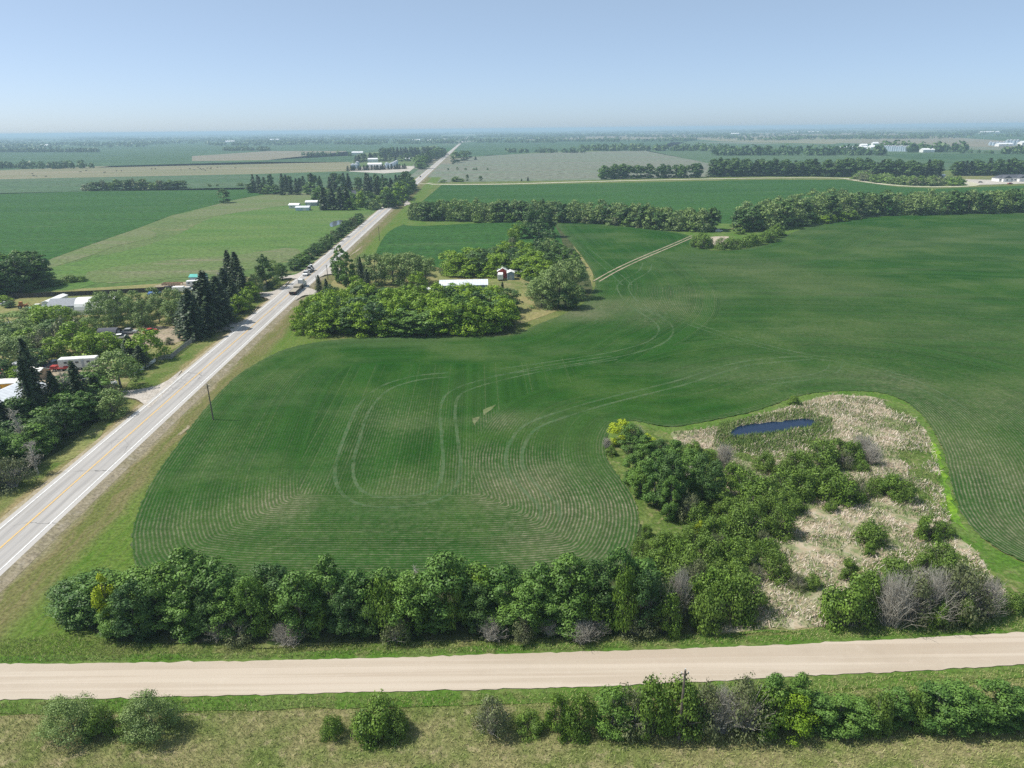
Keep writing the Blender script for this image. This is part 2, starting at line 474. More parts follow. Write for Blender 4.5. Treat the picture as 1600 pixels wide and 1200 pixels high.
def track_mat():
    mt, t, b = newmat('track_soil')
    h = NT(t)
    col = h.mix(h.step(h.noise(0.5, 4, 0.6), 0.35, 0.65), (0.070, 0.155, 0.055), (0.15, 0.20, 0.10))
    h.l(col, b.inputs['Base Color'])
    tr = h.n('ShaderNodeBsdfTransparent')
    mx = h.n('ShaderNodeMixShader')
    a = h.step(h.noise(0.10, 5, 0.7), 0.28, 0.60)
    h.l(h.math('MULTIPLY', a, 0.42), mx.inputs[0])
    h.l(tr.outputs[0], mx.inputs[1]); h.l(b.outputs[0], mx.inputs[2])
    h.l(mx.outputs[0], t.nodes['Material Output'].inputs[0])
    MATS['track_soil'] = mt
track_mat()
def marsh_mat():
    mt, t, b = newmat('marsh')
    h = NT(t)
    a = h.step(h.noise(0.09, 6, 0.7), 0.40, 0.60)
    tan = h.mix(h.step(h.noise(0.9, 5, 0.7), 0.35, 0.65), (0.33, 0.265, 0.175), (0.50, 0.43, 0.34))
    gr = h.mix(h.step(h.noise(1.3, 5, 0.7), 0.35, 0.65), (0.065, 0.11, 0.022), (0.14, 0.18, 0.055))
    col = h.mix(h.math('MULTIPLY', a, 0.42), tan, gr)
    k = h.step(h.noise(0.45, 6, 0.75), 0.44, 0.58)
    col = h.mix(h.math('MULTIPLY', k, 0.8), col, gr)
    h.l(col, b.inputs['Base Color'])
    MATS['marsh'] = mt
marsh_mat()
def water_mat(name, c):
    mt, t, b = newmat(name)
    h = NT(t)
    b.inputs['Base Color'].default_value = c4(c)
    b.inputs['Roughness'].default_value = 0.12
    b.inputs['Specular IOR Level'].default_value = 0.5
    bp = h.n('ShaderNodeBump'); bp.inputs['Strength'].default_value = 0.12; bp.inputs['Distance'].default_value = 0.03
    h.l(h.noise(1.6, 4, 0.6), bp.inputs['Height'])
    h.l(bp.outputs[0], b.inputs['Normal'])
    MATS[name] = mt
water_mat('water_dark', (0.002, 0.012, 0.040))
water_mat('water_grey', (0.10, 0.12, 0.12))
def blade_mat(name, c1, c2):
    mt, t, b = newmat(name)
    h = NT(t)
    h.l(h.mix(h.attr('tone'), c1, c2), b.inputs['Base Color'])
    b.inputs['Roughness'].default_value = 0.9
    MATS[name] = mt
blade_mat('reed', (0.36, 0.27, 0.17), (0.70, 0.62, 0.54))
blade_mat('sedge', (0.07, 0.14, 0.03), (0.20, 0.27, 0.075))
blade_mat('grass_blade', (0.16, 0.23, 0.035), (0.42, 0.40, 0.19))

# ------------------------------------------------------------------ mesh helpers
def mesh_np(name, V, F, mats, mi=None, attrs=None, smooth=False):
    me = bpy.data.meshes.new(name)
    V = np.asarray(V, dtype=np.float32); F = np.asarray(F, dtype=np.int32)
    k = F.shape[1]
    me.vertices.add(len(V)); me.vertices.foreach_set('co', V.ravel())
    me.loops.add(F.size); me.loops.foreach_set('vertex_index', F.ravel())
    me.polygons.add(len(F))
    me.polygons.foreach_set('loop_start', np.arange(0, F.size, k, dtype=np.int32))
    if mi is not None: me.polygons.foreach_set('material_index', np.asarray(mi, dtype=np.int32))
    for mname in mats: me.materials.append(MATS[mname])
    if attrs:
        for an, arr in attrs.items():
            a = me.attributes.new(an, 'FLOAT', 'POINT')
            a.data.foreach_set('value', np.asarray(arr, dtype=np.float32))
    me.update(calc_edges=True)
    if smooth: me.polygons.foreach_set('use_smooth', [True] * len(F))
    return me
def link(name, me, parent=None, loc=(0, 0, 0)):
    o = bpy.data.objects.new(name, me)
    COL.objects.link(o)
    o.location = loc
    if parent: o.parent = parent
    return o

class MB:
    def __init__(s): s.v = []; s.f = []; s.m = []
    def add(s, vs, fs, mi=0):
        b = len(s.v)
        s.v += [tuple(v) for v in vs]
        s.f += [tuple(b + i for i in f) for f in fs]
        s.m += [mi] * len(fs)
        return s
    def box(s, c, d, mi=0, rz=0.0, top=1.0):
        x, y, z = d[0] / 2, d[1] / 2, d[2] / 2
        cs, sn = math.cos(rz), math.sin(rz)
        vs = []
        for k, zz in ((1.0, -z), (top, z)):
            for sx, sy in ((-1, -1), (1, -1), (1, 1), (-1, 1)):
                px, py = sx * x * k, sy * y * k
                vs.append((c[0] + px * cs - py * sn, c[1] + px * sn + py * cs, c[2] + zz))
        return s.add(vs, [(3, 2, 1, 0), (4, 5, 6, 7), (0, 1, 5, 4), (1, 2, 6, 5), (2, 3, 7, 6), (3, 0, 4, 7)], mi)
    def prism_x(s, prof, x0, x1, mi=0, inset=0.0):        # profile in (y,z), extruded in x
        n = len(prof)
        vs = [(x0, p[0], p[1]) for p in prof] + [(x1, p[0], p[1]) for p in prof]
        fs = [tuple(range(n))[::-1], tuple(range(n, 2 * n))]
        fs += [(i, (i + 1) % n, n + (i + 1) % n, n + i) for i in range(n)]
        return s.add(vs, fs, mi)
    def prism_y(s, prof, y0, y1, mi=0, narrow=None):      # profile in (x,z), extruded in y; narrow(z)->scale of y
        n = len(prof)
        nf = narrow or (lambda z: 1.0)
        vs = [(p[0], y0 * nf(p[1]), p[1]) for p in prof] + [(p[0], y1 * nf(p[1]), p[1]) for p in prof]
        fs = [tuple(range(n)), tuple(range(n, 2 * n))[::-1]]
        fs += [(i, n + i, n + (i + 1) % n, (i + 1) % n) for i in range(n)]
        return s.add(vs, fs, mi)
    def tube(s, pts, rad, n=6, mi=0, cap=True):
        pts = [Vector(p) for p in pts]
        rings = []
        b = len(s.v)
        for i, p in enumerate(pts):
            d = (pts[min(i + 1, len(pts) - 1)] - pts[max(i - 1, 0)]).normalized()
            a = d.orthogonal().normalized(); c = d.cross(a)
            r = rad[i] if isinstance(rad, (list, tuple)) else rad
            s.v += [tuple(p + (a * math.cos(2 * math.pi * k / n) + c * math.sin(2 * math.pi * k / n)) * r) for k in range(n)]
            rings.append(b + i * n)
        for i in range(len(pts) - 1):
            for k in range(n):
                s.f.append((rings[i] + k, rings[i] + (k + 1) % n, rings[i + 1] + (k + 1) % n, rings[i + 1] + k)); s.m.append(mi)
        if cap:
            s.f.append(tuple(rings[0] + k for k in range(n))[::-1]); s.m.append(mi)
            s.f.append(tuple(rings[-1] + k for k in range(n))); s.m.append(mi)
        return s
    def cyl_y(s, c, r, w, n=14, mi=0):
        return s.tube([(c[0], c[1] - w / 2, c[2]), (c[0], c[1] + w / 2, c[2])], r, n, mi)
    def cone(s, c, r, z0, z1, n=16, mi=0, r1=0.02):
        return s.tube([(c[0], c[1], z0), (c[0], c[1], z1)], [r, r1], n, mi)
    def build(s, name, mats, parent=None, loc=(0, 0, 0), rz=0.0, bevel=0.0, smooth=False):
        me = bpy.data.meshes.new(name)
        me.from_pydata(s.v, [], s.f)
        for mn in (mats if isinstance(mats, (list, tuple)) else [mats]): me.materials.append(MATS[mn])
        me.polygons.foreach_set('material_index', s.m)
        if smooth: me.polygons.foreach_set('use_smooth', [True] * len(s.f))
        me.update()
        o = link(name, me, parent, loc)
        o.rotation_euler = (0, 0, rz)
        if bevel:
            bv = o.modifiers.new('bevel', 'BEVEL'); bv.width = bevel; bv.segments = 2; bv.limit_method = 'ANGLE'
        return o

def smooth_line(pts, step=3.0, closed=False):             # Catmull-Rom through ground points
    P = [Vector((p.x, p.y, 0)) for p in pts]
    n = len(P); out = []
    rng = range(n if closed else n - 1)
    for i in rng:
        if closed: p0, p1, p2, p3 = P[i - 1], P[i], P[(i + 1) % n], P[(i + 2) % n]
        else: p0, p1, p2, p3 = P[max(i - 1, 0)], P[i], P[i + 1], P[min(i + 2, n - 1)]
        L = (p2 - p1).length
        k = max(1, int(L / step))
        for j in range(k):
            t = j / k
            # centripetal-ish: limit tangents to segment length
            m1 = (p2 - p0) * 0.5; m2 = (p3 - p1) * 0.5
            if m1.length > L: m1 = m1 * (L / m1.length)
            if m2.length > L: m2 = m2 * (L / m2.length)
            t2, t3 = t * t, t * t * t
            out.append(p1 * (2 * t3 - 3 * t2 + 1) + m1 * (t3 - 2 * t2 + t) + p2 * (-2 * t3 + 3 * t2) + m2 * (t3 - t2))
    if not closed: out.append(P[-1])
    return out
from mathutils.geometry import tessellate_polygon
def area(name, px, mat, z, step=None, jit=0.0, smooth=True, world=False, kind='structure', label=None, cat=None):
    pts = px if world else [G(*p) for p in px]
    dm = sum(dist(p) for p in pts) / len(pts)
    step = step or max(1.2, dm / 110)
    L = smooth_line(pts, step, True) if smooth else [Vector((p.x, p.y, 0)) for p in pts]
    if jit:
        L = [Vector((p.x + jit * mnoise.noise((p.x * .6 / max(jit, .3), p.y * .6 / max(jit, .3), 1.3)),
                     p.y + jit * mnoise.noise((p.x * .6 / max(jit, .3), p.y * .6 / max(jit, .3), 8.1)), 0)) for p in L]
    tris = tessellate_polygon([L])
    me = bpy.data.meshes.new(name)
    me.from_pydata([(p.x, p.y, z) for p in L], [], [tuple(t) for t in tris])
    me.materials.append(MATS[mat])
    me.update()
    if me.polygons and me.polygons[0].normal.z < 0: me.flip_normals()
    o = link(name, me)
    tag(o, label, cat, None, kind)
    return o
def strip(name, pts, w, mat, z, parent=None, wobble=0.0, step=2.0, smooth=True, kind='structure', world=False):
    P = pts if world else [G(*p) for p in pts]
    L = smooth_line(P, step) if smooth else P
    vs, fs = [], []
    for i, p in enumerate(L):
        d = (L[min(i + 1, len(L) - 1)] - L[max(i - 1, 0)]); d.z = 0; d.normalize()
        nn = Vector((d.y, -d.x, 0))
        ww = w * (0.5 + wobble * mnoise.noise((p.x * .5, p.y * .5, 2.0)))
        vs += [(p.x - nn.x * ww, p.y - nn.y * ww, z), (p.x + nn.x * ww, p.y + nn.y * ww, z)]
        if i: fs.append((2 * i - 2, 2 * i - 1, 2 * i + 1, 2 * i))
    me = bpy.data.meshes.new(name); me.from_pydata(vs, [], fs); me.materials.append(MATS[mat]); me.update()
    o = link(name, me, parent)
    if not parent: o['kind'] = kind
    return o

# ================================================================== SETTING
# ground sheet: rings growing to the horizon
def ground_sheet():
    rad = [0, 40, 90, 160, 260, 400, 600, 900, 1300, 1900, 2800, 4200, 6500, 10000, 16000, 26000, 42000]
    n = 48
    vs = [(0, 0, 0)]; fs = []
    for r in rad[1:]:
        vs += [(r * math.cos(2 * math.pi * k / n), r * math.sin(2 * math.pi * k / n), 0) for k in range(n)]
    for k in range(n): fs.append((0, 1 + k, 1 + (k + 1) % n))
    for i in range(len(rad) - 2):
        a = 1 + i * n; b = a + n
        for k in range(n): fs.append((a + k, b + k, b + (k + 1) % n, a + (k + 1) % n))
    me = bpy.data.meshes.new('ground'); me.from_pydata(vs, [], fs); me.materials.append(MATS['ground_grass']); me.update()
    tag(link('ground', me), kind='structure')
ground_sheet()

# far farmland: a patchwork of quarter sections out to the horizon
def farmland():
    rnd = random.Random(5)
    mats = ['far_green', 'crop_dull', 'fallow', 'crop_grey', 'pasture', 'crop_green']
    vs, fs, mi = [], [], []
    us = [-26000 + 800 * i for i in range(66)]
    ss = []
    s = 900.0
    while s < 34000: ss.append(s); s += 400 if s < 9000 else 800
    for i in range(len(us) - 1):
        for j in range(len(ss) - 1):
            u0, u1, s0, s1 = us[i] + 25, us[i + 1] - 0, ss[j], ss[j + 1]
            if us[i] == -26000 + 800 * 32: u0 += 0
            a, b_, c, d = hw(u0, s0, .02), hw(u1, s0, .02), hw(u1, s1, .02), hw(u0, s1, .02)
            k = len(vs); vs += [a, b_, c, d]; fs.append((k, k + 1, k + 2, k + 3))
            mi.append(rnd.choices(range(6), (6, 4, 1.4, 2, 2.5, 3))[0])
    me = bpy.data.meshes.new('farmland'); me.from_pydata([tuple(v) for v in vs], [], fs)
    for mm_ in mats: me.materials.append(MATS[mm_])
    me.polygons.foreach_set('material_index', mi); me.update()
    tag(link('farmland', me), kind='structure')
farmland()

# explicit fields, far to near (photo outlines laid on the ground)
Z1, Z2, Z3 = 0.07, 0.11, 0.15
area('pasture', [(-500, 232), (300, 226), (560, 226), (690, 222), (640, 262), (600, 330), (520, 420), (440, 440), (300, 447), (-60, 480), (-700, 500)], 'pasture', 0.035, smooth=False)
area('field', [(-400, 236), (0, 232), (160, 226), (400, 217), (600, 214), (700, 214), (690, 226), (560, 240), (150, 262), (0, 268), (-400, 275)], 'far_green', Z1, smooth=False)
area('field', [(300, 244), (420, 236), (540, 236), (552, 243), (420, 250), (300, 252)], 'fallow', Z2, smooth=False)
area('field', [(540, 237), (560, 237), (556, 246), (548, 253), (150, 262), (230, 253), (400, 252)], 'far_green', Z2, smooth=False)
area('field', [(-400, 275), (0, 266), (150, 260), (400, 253), (545, 253), (552, 258), (548, 267), (400, 272), (0, 280), (-400, 292)], 'stubble', Z2, smooth=False)
area('field', [(-400, 292), (0, 280), (400, 272), (550, 268), (655, 264), (620, 290), (400, 296), (140, 299), (0, 303), (-400, 316)], 'crop_dull', Z2, smooth=False)
area('field', [(-500, 318), (0, 302), (140, 299), (330, 294), (420, 293), (440, 299), (372, 311), (340, 319), (270, 336), (215, 357), (120, 390), (60, 412), (0, 419), (-200, 440), (-700, 470)], 'crop_green', Z2, smooth=False, jit=1.0)
area('pasture', [(62, 424), (180, 396), (265, 372), (320, 345), (380, 322), (450, 315), (590, 322), (560, 338), (500, 385), (460, 400), (380, 398), (300, 412), (200, 428), (120, 438)], 'lush', Z1, jit=2.0)
area('pasture', [(60, 414), (120, 391), (215, 358), (240, 362), (238, 372), (180, 385), (140, 400), (80, 418)], 'brown_pasture', Z2, jit=2.0)
area('pasture', [(270, 340), (300, 330), (345, 318), (400, 306), (470, 302), (520, 312), (440, 322), (360, 334), (300, 344)], 'brown_pasture', Z2, jit=2.0)
area('pasture', [(140, 425), (250, 408), (370, 398), (450, 388), (470, 396), (420, 415), (300, 432), (160, 442)], 'brown_pasture', Z2, jit=2.0)
area('yard', [(-80, 470), (20, 458), (130, 451), (280, 441), (330, 436), (420, 432), (430, 440), (380, 478), (320, 515), (250, 560), (200, 600), (170, 660), (100, 720), (-150, 720), (-400, 560)], 'yard_grass', 0.05, jit=0.6)
area('yard', [(150, 528), (190, 516), (250, 510), (300, 513), (330, 516), (300, 525), (280, 535), (240, 540), (190, 536)], 'yard_dirt', 0.09, jit=0.6)
area('yard', [(-80, 600), (20, 572), (90, 562), (170, 570), (180, 600), (165, 622), (120, 640), (40, 640), (-80, 660)], 'yard_dirt', 0.09, jit=0.8)
area('grass', [(70, 445), (110, 428), (150, 432), (146, 444), (120, 452), (70, 456), (30, 460)], 'lush', 0.095, jit=1.5)
area('yard', [(245, 446), (300, 440), (330, 443), (300, 452), (245, 453)], 'yard_dirt', 0.105, jit=1)
# right of the highway, beyond the near field
area('field', [(716, 224), (760, 219), (1080, 219), (1040, 232), (870, 236), (712, 247)], 'far_green', Z1, smooth=False)
area('field', [(800, 219), (1000, 210), (1200, 208), (1600, 208), (2100, 205), (2100, 222), (1600, 231), (1400, 226), (1110, 217), (900, 219)], 'fallow', Z1, smooth=False)
area('field', [(1080, 217), (1300, 214), (1380, 216), (1300, 225), (1130, 221)], 'stubble', Z2, smooth=False)
area('field', [(1370, 207), (1600, 205), (2100, 202), (2100, 219), (1600, 222), (1480, 214)], 'far_green', Z2, smooth=False)
area('field', [(1050, 222), (1330, 228), (1600, 236), (2100, 238), (2100, 262), (1600, 255), (1480, 266), (1160, 265), (1010, 236)], 'crop_dull', Z1, smooth=False)
area('field', [(1400, 241), (1600, 240), (2100, 240), (2100, 258), (1600, 253), (1470, 255), (1380, 243)], 'far_green', Z2, smooth=False)
area('field', [(714, 249), (760, 243), (870, 238), (1010, 235), (1150, 264), (1158, 268), (1110, 276), (940, 281), (683, 285)], 'crop_grey', Z1, smooth=False)
area('field', [(690, 289), (800, 289), (1000, 285), (1180, 281), (1320, 281), (1400, 292), (1460, 295), (1600, 290), (2100, 290), (2300, 330), (1600, 332), (1230, 345), (1130, 362), (960, 345), (800, 344), (650, 343), (642, 330)], 'crop_green', Z1, smooth=False)
area('field', [(588, 395), (602, 368), (618, 356), (640, 350), (700, 347), (790, 346), (860, 346), (870, 420), (700, 420), (600, 400)], 'crop_green', 0.12, jit=0.5)
area('yard', [(478, 520), (462, 505), (500, 462), (530, 430), (560, 405), (640, 400), (720, 395), (800, 345), (870, 345), (920, 400), (925, 450), (905, 470), (860, 490), (800, 512), (798, 522), (640, 524)], 'yard_grass', 0.05)
area('yard', [(668, 452), (720, 447), (790, 440), (840, 440), (845, 448), (800, 452), (760, 455), (690, 455)], 'tan_verge', 0.10, jit=0.5)
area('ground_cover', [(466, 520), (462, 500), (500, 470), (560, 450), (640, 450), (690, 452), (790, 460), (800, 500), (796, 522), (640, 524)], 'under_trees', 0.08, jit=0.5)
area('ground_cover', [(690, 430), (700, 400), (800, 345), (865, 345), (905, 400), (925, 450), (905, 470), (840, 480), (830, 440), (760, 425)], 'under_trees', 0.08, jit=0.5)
area('grass', [(1085, 372), (1120, 350), (1180, 352), (1250, 352), (1225, 366), (1190, 384), (1130, 392), (1105, 390), (1090, 383)], 'green_fringe', 0.16, jit=0.5)
area('bare_soil', [(1108, 371), (1138, 370), (1132, 376), (1122, 383), (1108, 385), (1112, 377)], 'pale_soil', 0.22, jit=0.4)
area('grass', [(640, 353), (790, 348), (950, 351), (1080, 372), (1100, 360), (1000, 345), (800, 336), (650, 338)], 'green_fringe', 0.19, jit=0.6)
area('grass', [(1195, 384), (1235, 366), (1300, 349), (1400, 337), (1600, 332), (1900, 322), (1900, 312), (1600, 322), (1240, 345), (1180, 366)], 'green_fringe', 0.19, jit=0.6)
area('yard', [(1455, 283), (1500, 280), (1600, 282), (1750, 282), (1750, 287), (1600, 287), (1530, 289), (1490, 288)], 'yard_gravel', Z3, smooth=False)
area('yard', [(1370, 276), (1560, 273), (1560, 279), (1400, 283), (1370, 281)], 'tan_verge', Z2, smooth=False)
area('farmyard', [(545, 268), (560, 262), (600, 258), (650, 260), (640, 268), (600, 271)], 'yard_gravel', Z3, smooth=False)

# far gravel road and the highway's side approaches
strip('gravel_road', [(673, 288), (720, 288.5), (800, 287.5), (900, 284.6), (1000, 282), (1180, 278.5), (1310, 278.5), (1345, 283), (1390, 289), (1440, 292), (1500, 291.5), (1522, 289), (1512, 285), (1490, 282)], 10.0, 'far_road', 0.20, step=12)
strip('farm_track', [(674, 286), (664, 287.5), (650, 287)], 7.0, 'far_road', 0.18, step=8)

def highway():
    def band(name, u0, u1, mat, z, s0=-150.0, s1=7000.0, parent=None):
        ss = list(np.arange(s0, 400, 20)) + list(np.arange(400, 1500, 100)) + list(np.arange(1500, s1 + 1, 500))
        vs, fs = [], []
        for i, s in enumerate(ss):
            vs += [tuple(hw(u0, s, z)), tuple(hw(u1, s, z))]
            if i: fs.append((2 * i - 2, 2 * i - 1, 2 * i + 1, 2 * i))
        me = bpy.data.meshes.new(name); me.from_pydata(vs, [], fs); me.materials.append(MATS[mat]); me.update()
        if me.polygons[0].normal.z < 0: me.flip_normals()
        o = link(name, me, parent)
        if not parent: o['kind'] = 'structure'
        return o
    # raised roadbed with sloping shoulders
    ss = list(np.arange(-150, 400, 20)) + list(np.arange(400, 1500, 100)) + list(np.arange(1500, 7001, 500))
    prof = [(-6.6, 0.02), (-4.75, 0.62), (4.75, 0.62), (6.6, 0.02)]
    vs, fs = [], []
    for i, s in enumerate(ss):
        for u, z in prof: vs.append(tuple(hw(u, s, z)))
        if i:
            for k in range(3):
                a = (i - 1) * 4 + k
                fs.append((a, a + 1, a + 5, a + 4))
    me = bpy.data.meshes.new('roadbed'); me.from_pydata(vs, [], fs)
    for mm_ in ('asphalt', 'road_shoulder'): me.materials.append(MATS[mm_])
    me.polygons.foreach_set('material_index', [0 if k % 3 == 1 else 1 for k in range(len(fs))]); me.update()
    if me.polygons[0].normal.z < 0: me.flip_normals()
    o = link('highway', me); o['kind'] = 'structure'
    band('centre_line', -0.20, 0.12, 'yellow_line', 0.645, s1=3000, parent=o)
    band('edge_line', 3.62, 3.86, 'white_line', 0.645, s1=3000, parent=o)
    band('edge_line', -3.86, -3.62, 'white_line', 0.645, s1=3000, parent=o)
ground_mat('road_shoulder', (0.30, 0.255, 0.18), (0.225, 0.20, 0.12), (0.37, 0.33, 0.26), 0.15, 2.0)
ground_mat('approach', (0.37, 0.34, 0.30), (0.44, 0.40, 0.35), (0.33, 0.29, 0.23), 0.15, 2.5)
highway()
def approach(px, zr=0.63):
    """driveway mouth: ramps from the road crown height down to the ground away from the road"""
    pts = [G(*p, 0.3) for p in px]
    L = smooth_line(pts, 2.0, True)
    tris = tessellate_polygon([L])
    vs = []
    for p in L:
        u = abs((p - HA).dot(HN))
        z = 0.635 if u < 4.9 else max(0.12, 0.635 - (u - 4.9) * 0.035)
        vs.append((p.x, p.y, z))
    me = bpy.data.meshes.new('driveway'); me.from_pydata(vs, [], [tuple(t) for t in tris]); me.materials.append(MATS['approach']); me.update()
    if me.polygons[0].normal.z < 0: me.flip_normals()
    o = link('driveway', me); o['kind'] = 'structure'
    # closing skirt below
    n = len(L); vv = vs + [(v[0], v[1], -0.05) for v in vs]
    me2 = bpy.data.meshes.new('driveway_bank'); me2.from_pydata(vv, [], [(i, (i + 1) % n, n + (i + 1) % n, n + i) for i in range(n)])
    me2.materials.append(MATS['road_shoulder']); me2.update(); link('bank', me2, o)
approach([(160, 620), (183, 612), (215, 609), (245, 604), (262, 596), (284, 580), (262, 610), (234, 639), (226, 634), (212, 624), (190, 621)])
approach([(310, 520), (330, 513), (350, 506), (375, 504), (392, 494), (404, 478), (392, 496), (366, 520), (358, 515), (345, 517)])
approach([(395, 461), (400, 457.5), (425, 456), (440, 449), (452, 440), (436, 460), (425, 470), (416, 466), (405, 463)])
approach([(425, 437), (440, 432), (460, 430), (476, 422), (486, 411), (474, 426), (463, 438), (455, 435), (440, 436)])
approach([(478, 450), (490, 453), (510, 457), (535, 457), (530, 461), (500, 461), (476, 462), (462, 470), (464, 460)])
approach([(504, 428), (514, 418), (520, 411), (524, 417), (540, 423), (540, 427), (520, 428), (508, 430), (500, 434)])
approach([(600, 315), (612, 313), (625, 312), (632, 307), (624, 316), (620, 317), (604, 317)])
approach([(636, 314), (642, 317), (652, 318.5), (650, 320), (638, 319.5), (632, 322), (632, 318)])

gr = area('gravel_road', [(-260, 1030), (-60, 1036), (0, 1039), (200, 1037), (400, 1034), (650, 1028), (850, 1021.5), (1000, 1017), (1200, 1009.5), (1400, 1000), (1600, 989), (1900, 972), (2300, 950),
     (2300, 1000), (1900, 1023), (1600, 1040), (1400, 1051), (1200, 1061), (1000, 1071), (850, 1076.5), (650, 1081), (400, 1087), (200, 1092), (0, 1095), (-60, 1098), (-300, 1150)], 'gravel', 0.16, step=0.8, jit=0.28)
area('verge', [(-200, 1024), (0, 1026), (200, 1024), (400, 1021), (650, 1014), (850, 1007), (1000, 1002), (1200, 995), (1400, 984), (1600, 973), (2300, 930),
     (2300, 1020), (1600, 1062), (1400, 1073), (1200, 1083), (850, 1098), (400, 1110), (0, 1116), (-200, 1120)], 'green_fringe', 0.08, step=3, jit=0.6)
area('verge', [(380, 1014), (650, 1005), (850, 998), (1000, 993), (1200, 986), (1400, 975), (1600, 962), (2300, 915),
     (2300, 890), (1600, 930), (1400, 960), (1200, 962), (850, 975), (400, 992)], 'tan_verge', 0.11, step=3, jit=0.9)
area('verge', [(-200, 1124), (0, 1118), (400, 1112), (850, 1100), (1200, 1086), (1600, 1066), (2300, 1024), (2300, 1300), (1600, 1290), (0, 1290), (-300, 1290)], 'tan_verge', 0.04, step=4, jit=0.8)
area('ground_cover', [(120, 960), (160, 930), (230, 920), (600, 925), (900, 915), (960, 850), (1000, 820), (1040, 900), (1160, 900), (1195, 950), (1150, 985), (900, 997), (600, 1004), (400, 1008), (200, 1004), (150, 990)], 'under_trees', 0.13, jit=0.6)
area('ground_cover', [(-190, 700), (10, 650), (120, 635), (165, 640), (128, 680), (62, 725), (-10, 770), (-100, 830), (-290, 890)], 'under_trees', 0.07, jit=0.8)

# marsh and its fringes
ground_mat('sedge_ground', (0.065, 0.110, 0.020), (0.115, 0.150, 0.040), (0.24, 0.20, 0.11), 0.25, 2.0)
MARSH = [(1050, 676), (1100, 671), (1180, 651), (1250, 631), (1300, 618), (1370, 622), (1410, 638), (1438, 665), (1460, 705), (1470, 745), (1480, 790), (1490, 830), (1530, 872), (1560, 920), (1600, 945), (1560, 966), (1400, 977), (1200, 984), (1110, 987), (1170, 930), (1190, 870), (1185, 820), (1150, 790), (1130, 745), (1120, 705), (1070, 700)]
area('marsh_fringe', [(944, 700), (955, 668), (985, 655), (1040, 668), (1100, 660), (1180, 643), (1245, 620), (1300, 612), (1375, 614), (1418, 630), (1448, 658), (1472, 700), (1484, 745), (1498, 795), (1535, 842), (1600, 882), (1760, 950), (1700, 975), (1560, 985), (1400, 990), (1200, 990), (1060, 990), (985, 890), (1000, 830), (996, 795), (975, 755), (952, 722)], 'green_fringe', 0.10, jit=0.7)
area('marsh', MARSH, 'marsh', 0.14, jit=0.9)
area('marsh_fringe', [(1140, 690), (1230, 682), (1290, 668), (1300, 690), (1270, 710), (1200, 722), (1150, 715)], 'sedge_ground', 0.165, jit=1.2)
area('marsh_fringe', [(1400, 690), (1450, 700), (1470, 760), (1475, 810), (1440, 790), (1420, 740)], 'sedge_ground', 0.165, jit=1.2)
area('marsh_fringe', [(955, 700), (985, 664), (1040, 676), (1100, 700), (1130, 760), (1190, 800), (1180, 900), (1100, 980), (1030, 920), (985, 840), (962, 760)], 'sedge_ground', 0.12, jit=0.8)
area('marsh_fringe', [(1330, 900), (1450, 850), (1540, 890), (1600, 920), (1580, 950), (1440, 890), (1360, 925)], 'sedge_ground', 0.165, jit=1.2)
area('marsh_fringe', [(1452, 690), (1466, 702), (1477, 740), (1486, 780), (1500, 815), (1512, 835), (1490, 815), (1474, 790), (1466, 750), (1458, 715)], 'lime_fringe', 0.17, jit=0.9)
area('marsh_fringe', [(1380, 626), (1408, 634), (1440, 660), (1432, 668), (1408, 650), (1385, 638)], 'green_fringe', 0.17, jit=0.9)
area('water', [(1139, 678), (1150, 668), (1180, 663), (1220, 658.5), (1250, 655), (1268, 656), (1277, 662), (1268, 667), (1240, 672), (1200, 678), (1165, 683), (1142, 684)], 'water_dark', 0.20, jit=1.1, step=1.0)
strip('bank', [(1139, 681), (1150, 667.5), (1180, 662), (1220, 657.5), (1250, 654), (1270, 655), (1279, 662)], 1.0, 'pale_soil', 0.19, wobble=.5)
area('water', [(515, 350), (521, 346), (532, 344), (541, 345), (540, 348), (530, 351), (518, 355)], 'water_grey', 0.15)

# ------------------------------------------------------------------ near crop with seeded rows
FIELD = [(228, 900), (207, 868), (205, 840), (216, 800), (240, 750), (275, 700), (320, 640), (368, 590), (405, 566), (450, 545), (520, 532), (620, 527), (720, 527), (800, 524), (838, 508), (875, 494), (912, 474), (930, 448), (925, 425), (905, 395), (880, 365), (870, 350), (900, 347), (960, 351), (1030, 360), (1075, 368), (1090, 384), (1112, 392), (1150, 391), (1195, 383), (1232, 366), (1290, 349), (1400, 336), (1600, 331), (1900, 322),
         (2350, 420), (2500, 700), (2300, 900), (1900, 945), (1760, 940), (1600, 880), (1535, 842), (1498, 795), (1484, 745), (1472, 700), (1448, 658), (1418, 630), (1375, 614), (1300, 612), (1245, 620), (1180, 643), (1100, 660), (1040, 668), (985, 657), (960, 664), (946, 690), (950, 722), (975, 755), (994, 790), (998, 825), (985, 870), (960, 900), (860, 915), (700, 922), (500, 922), (330, 918)]
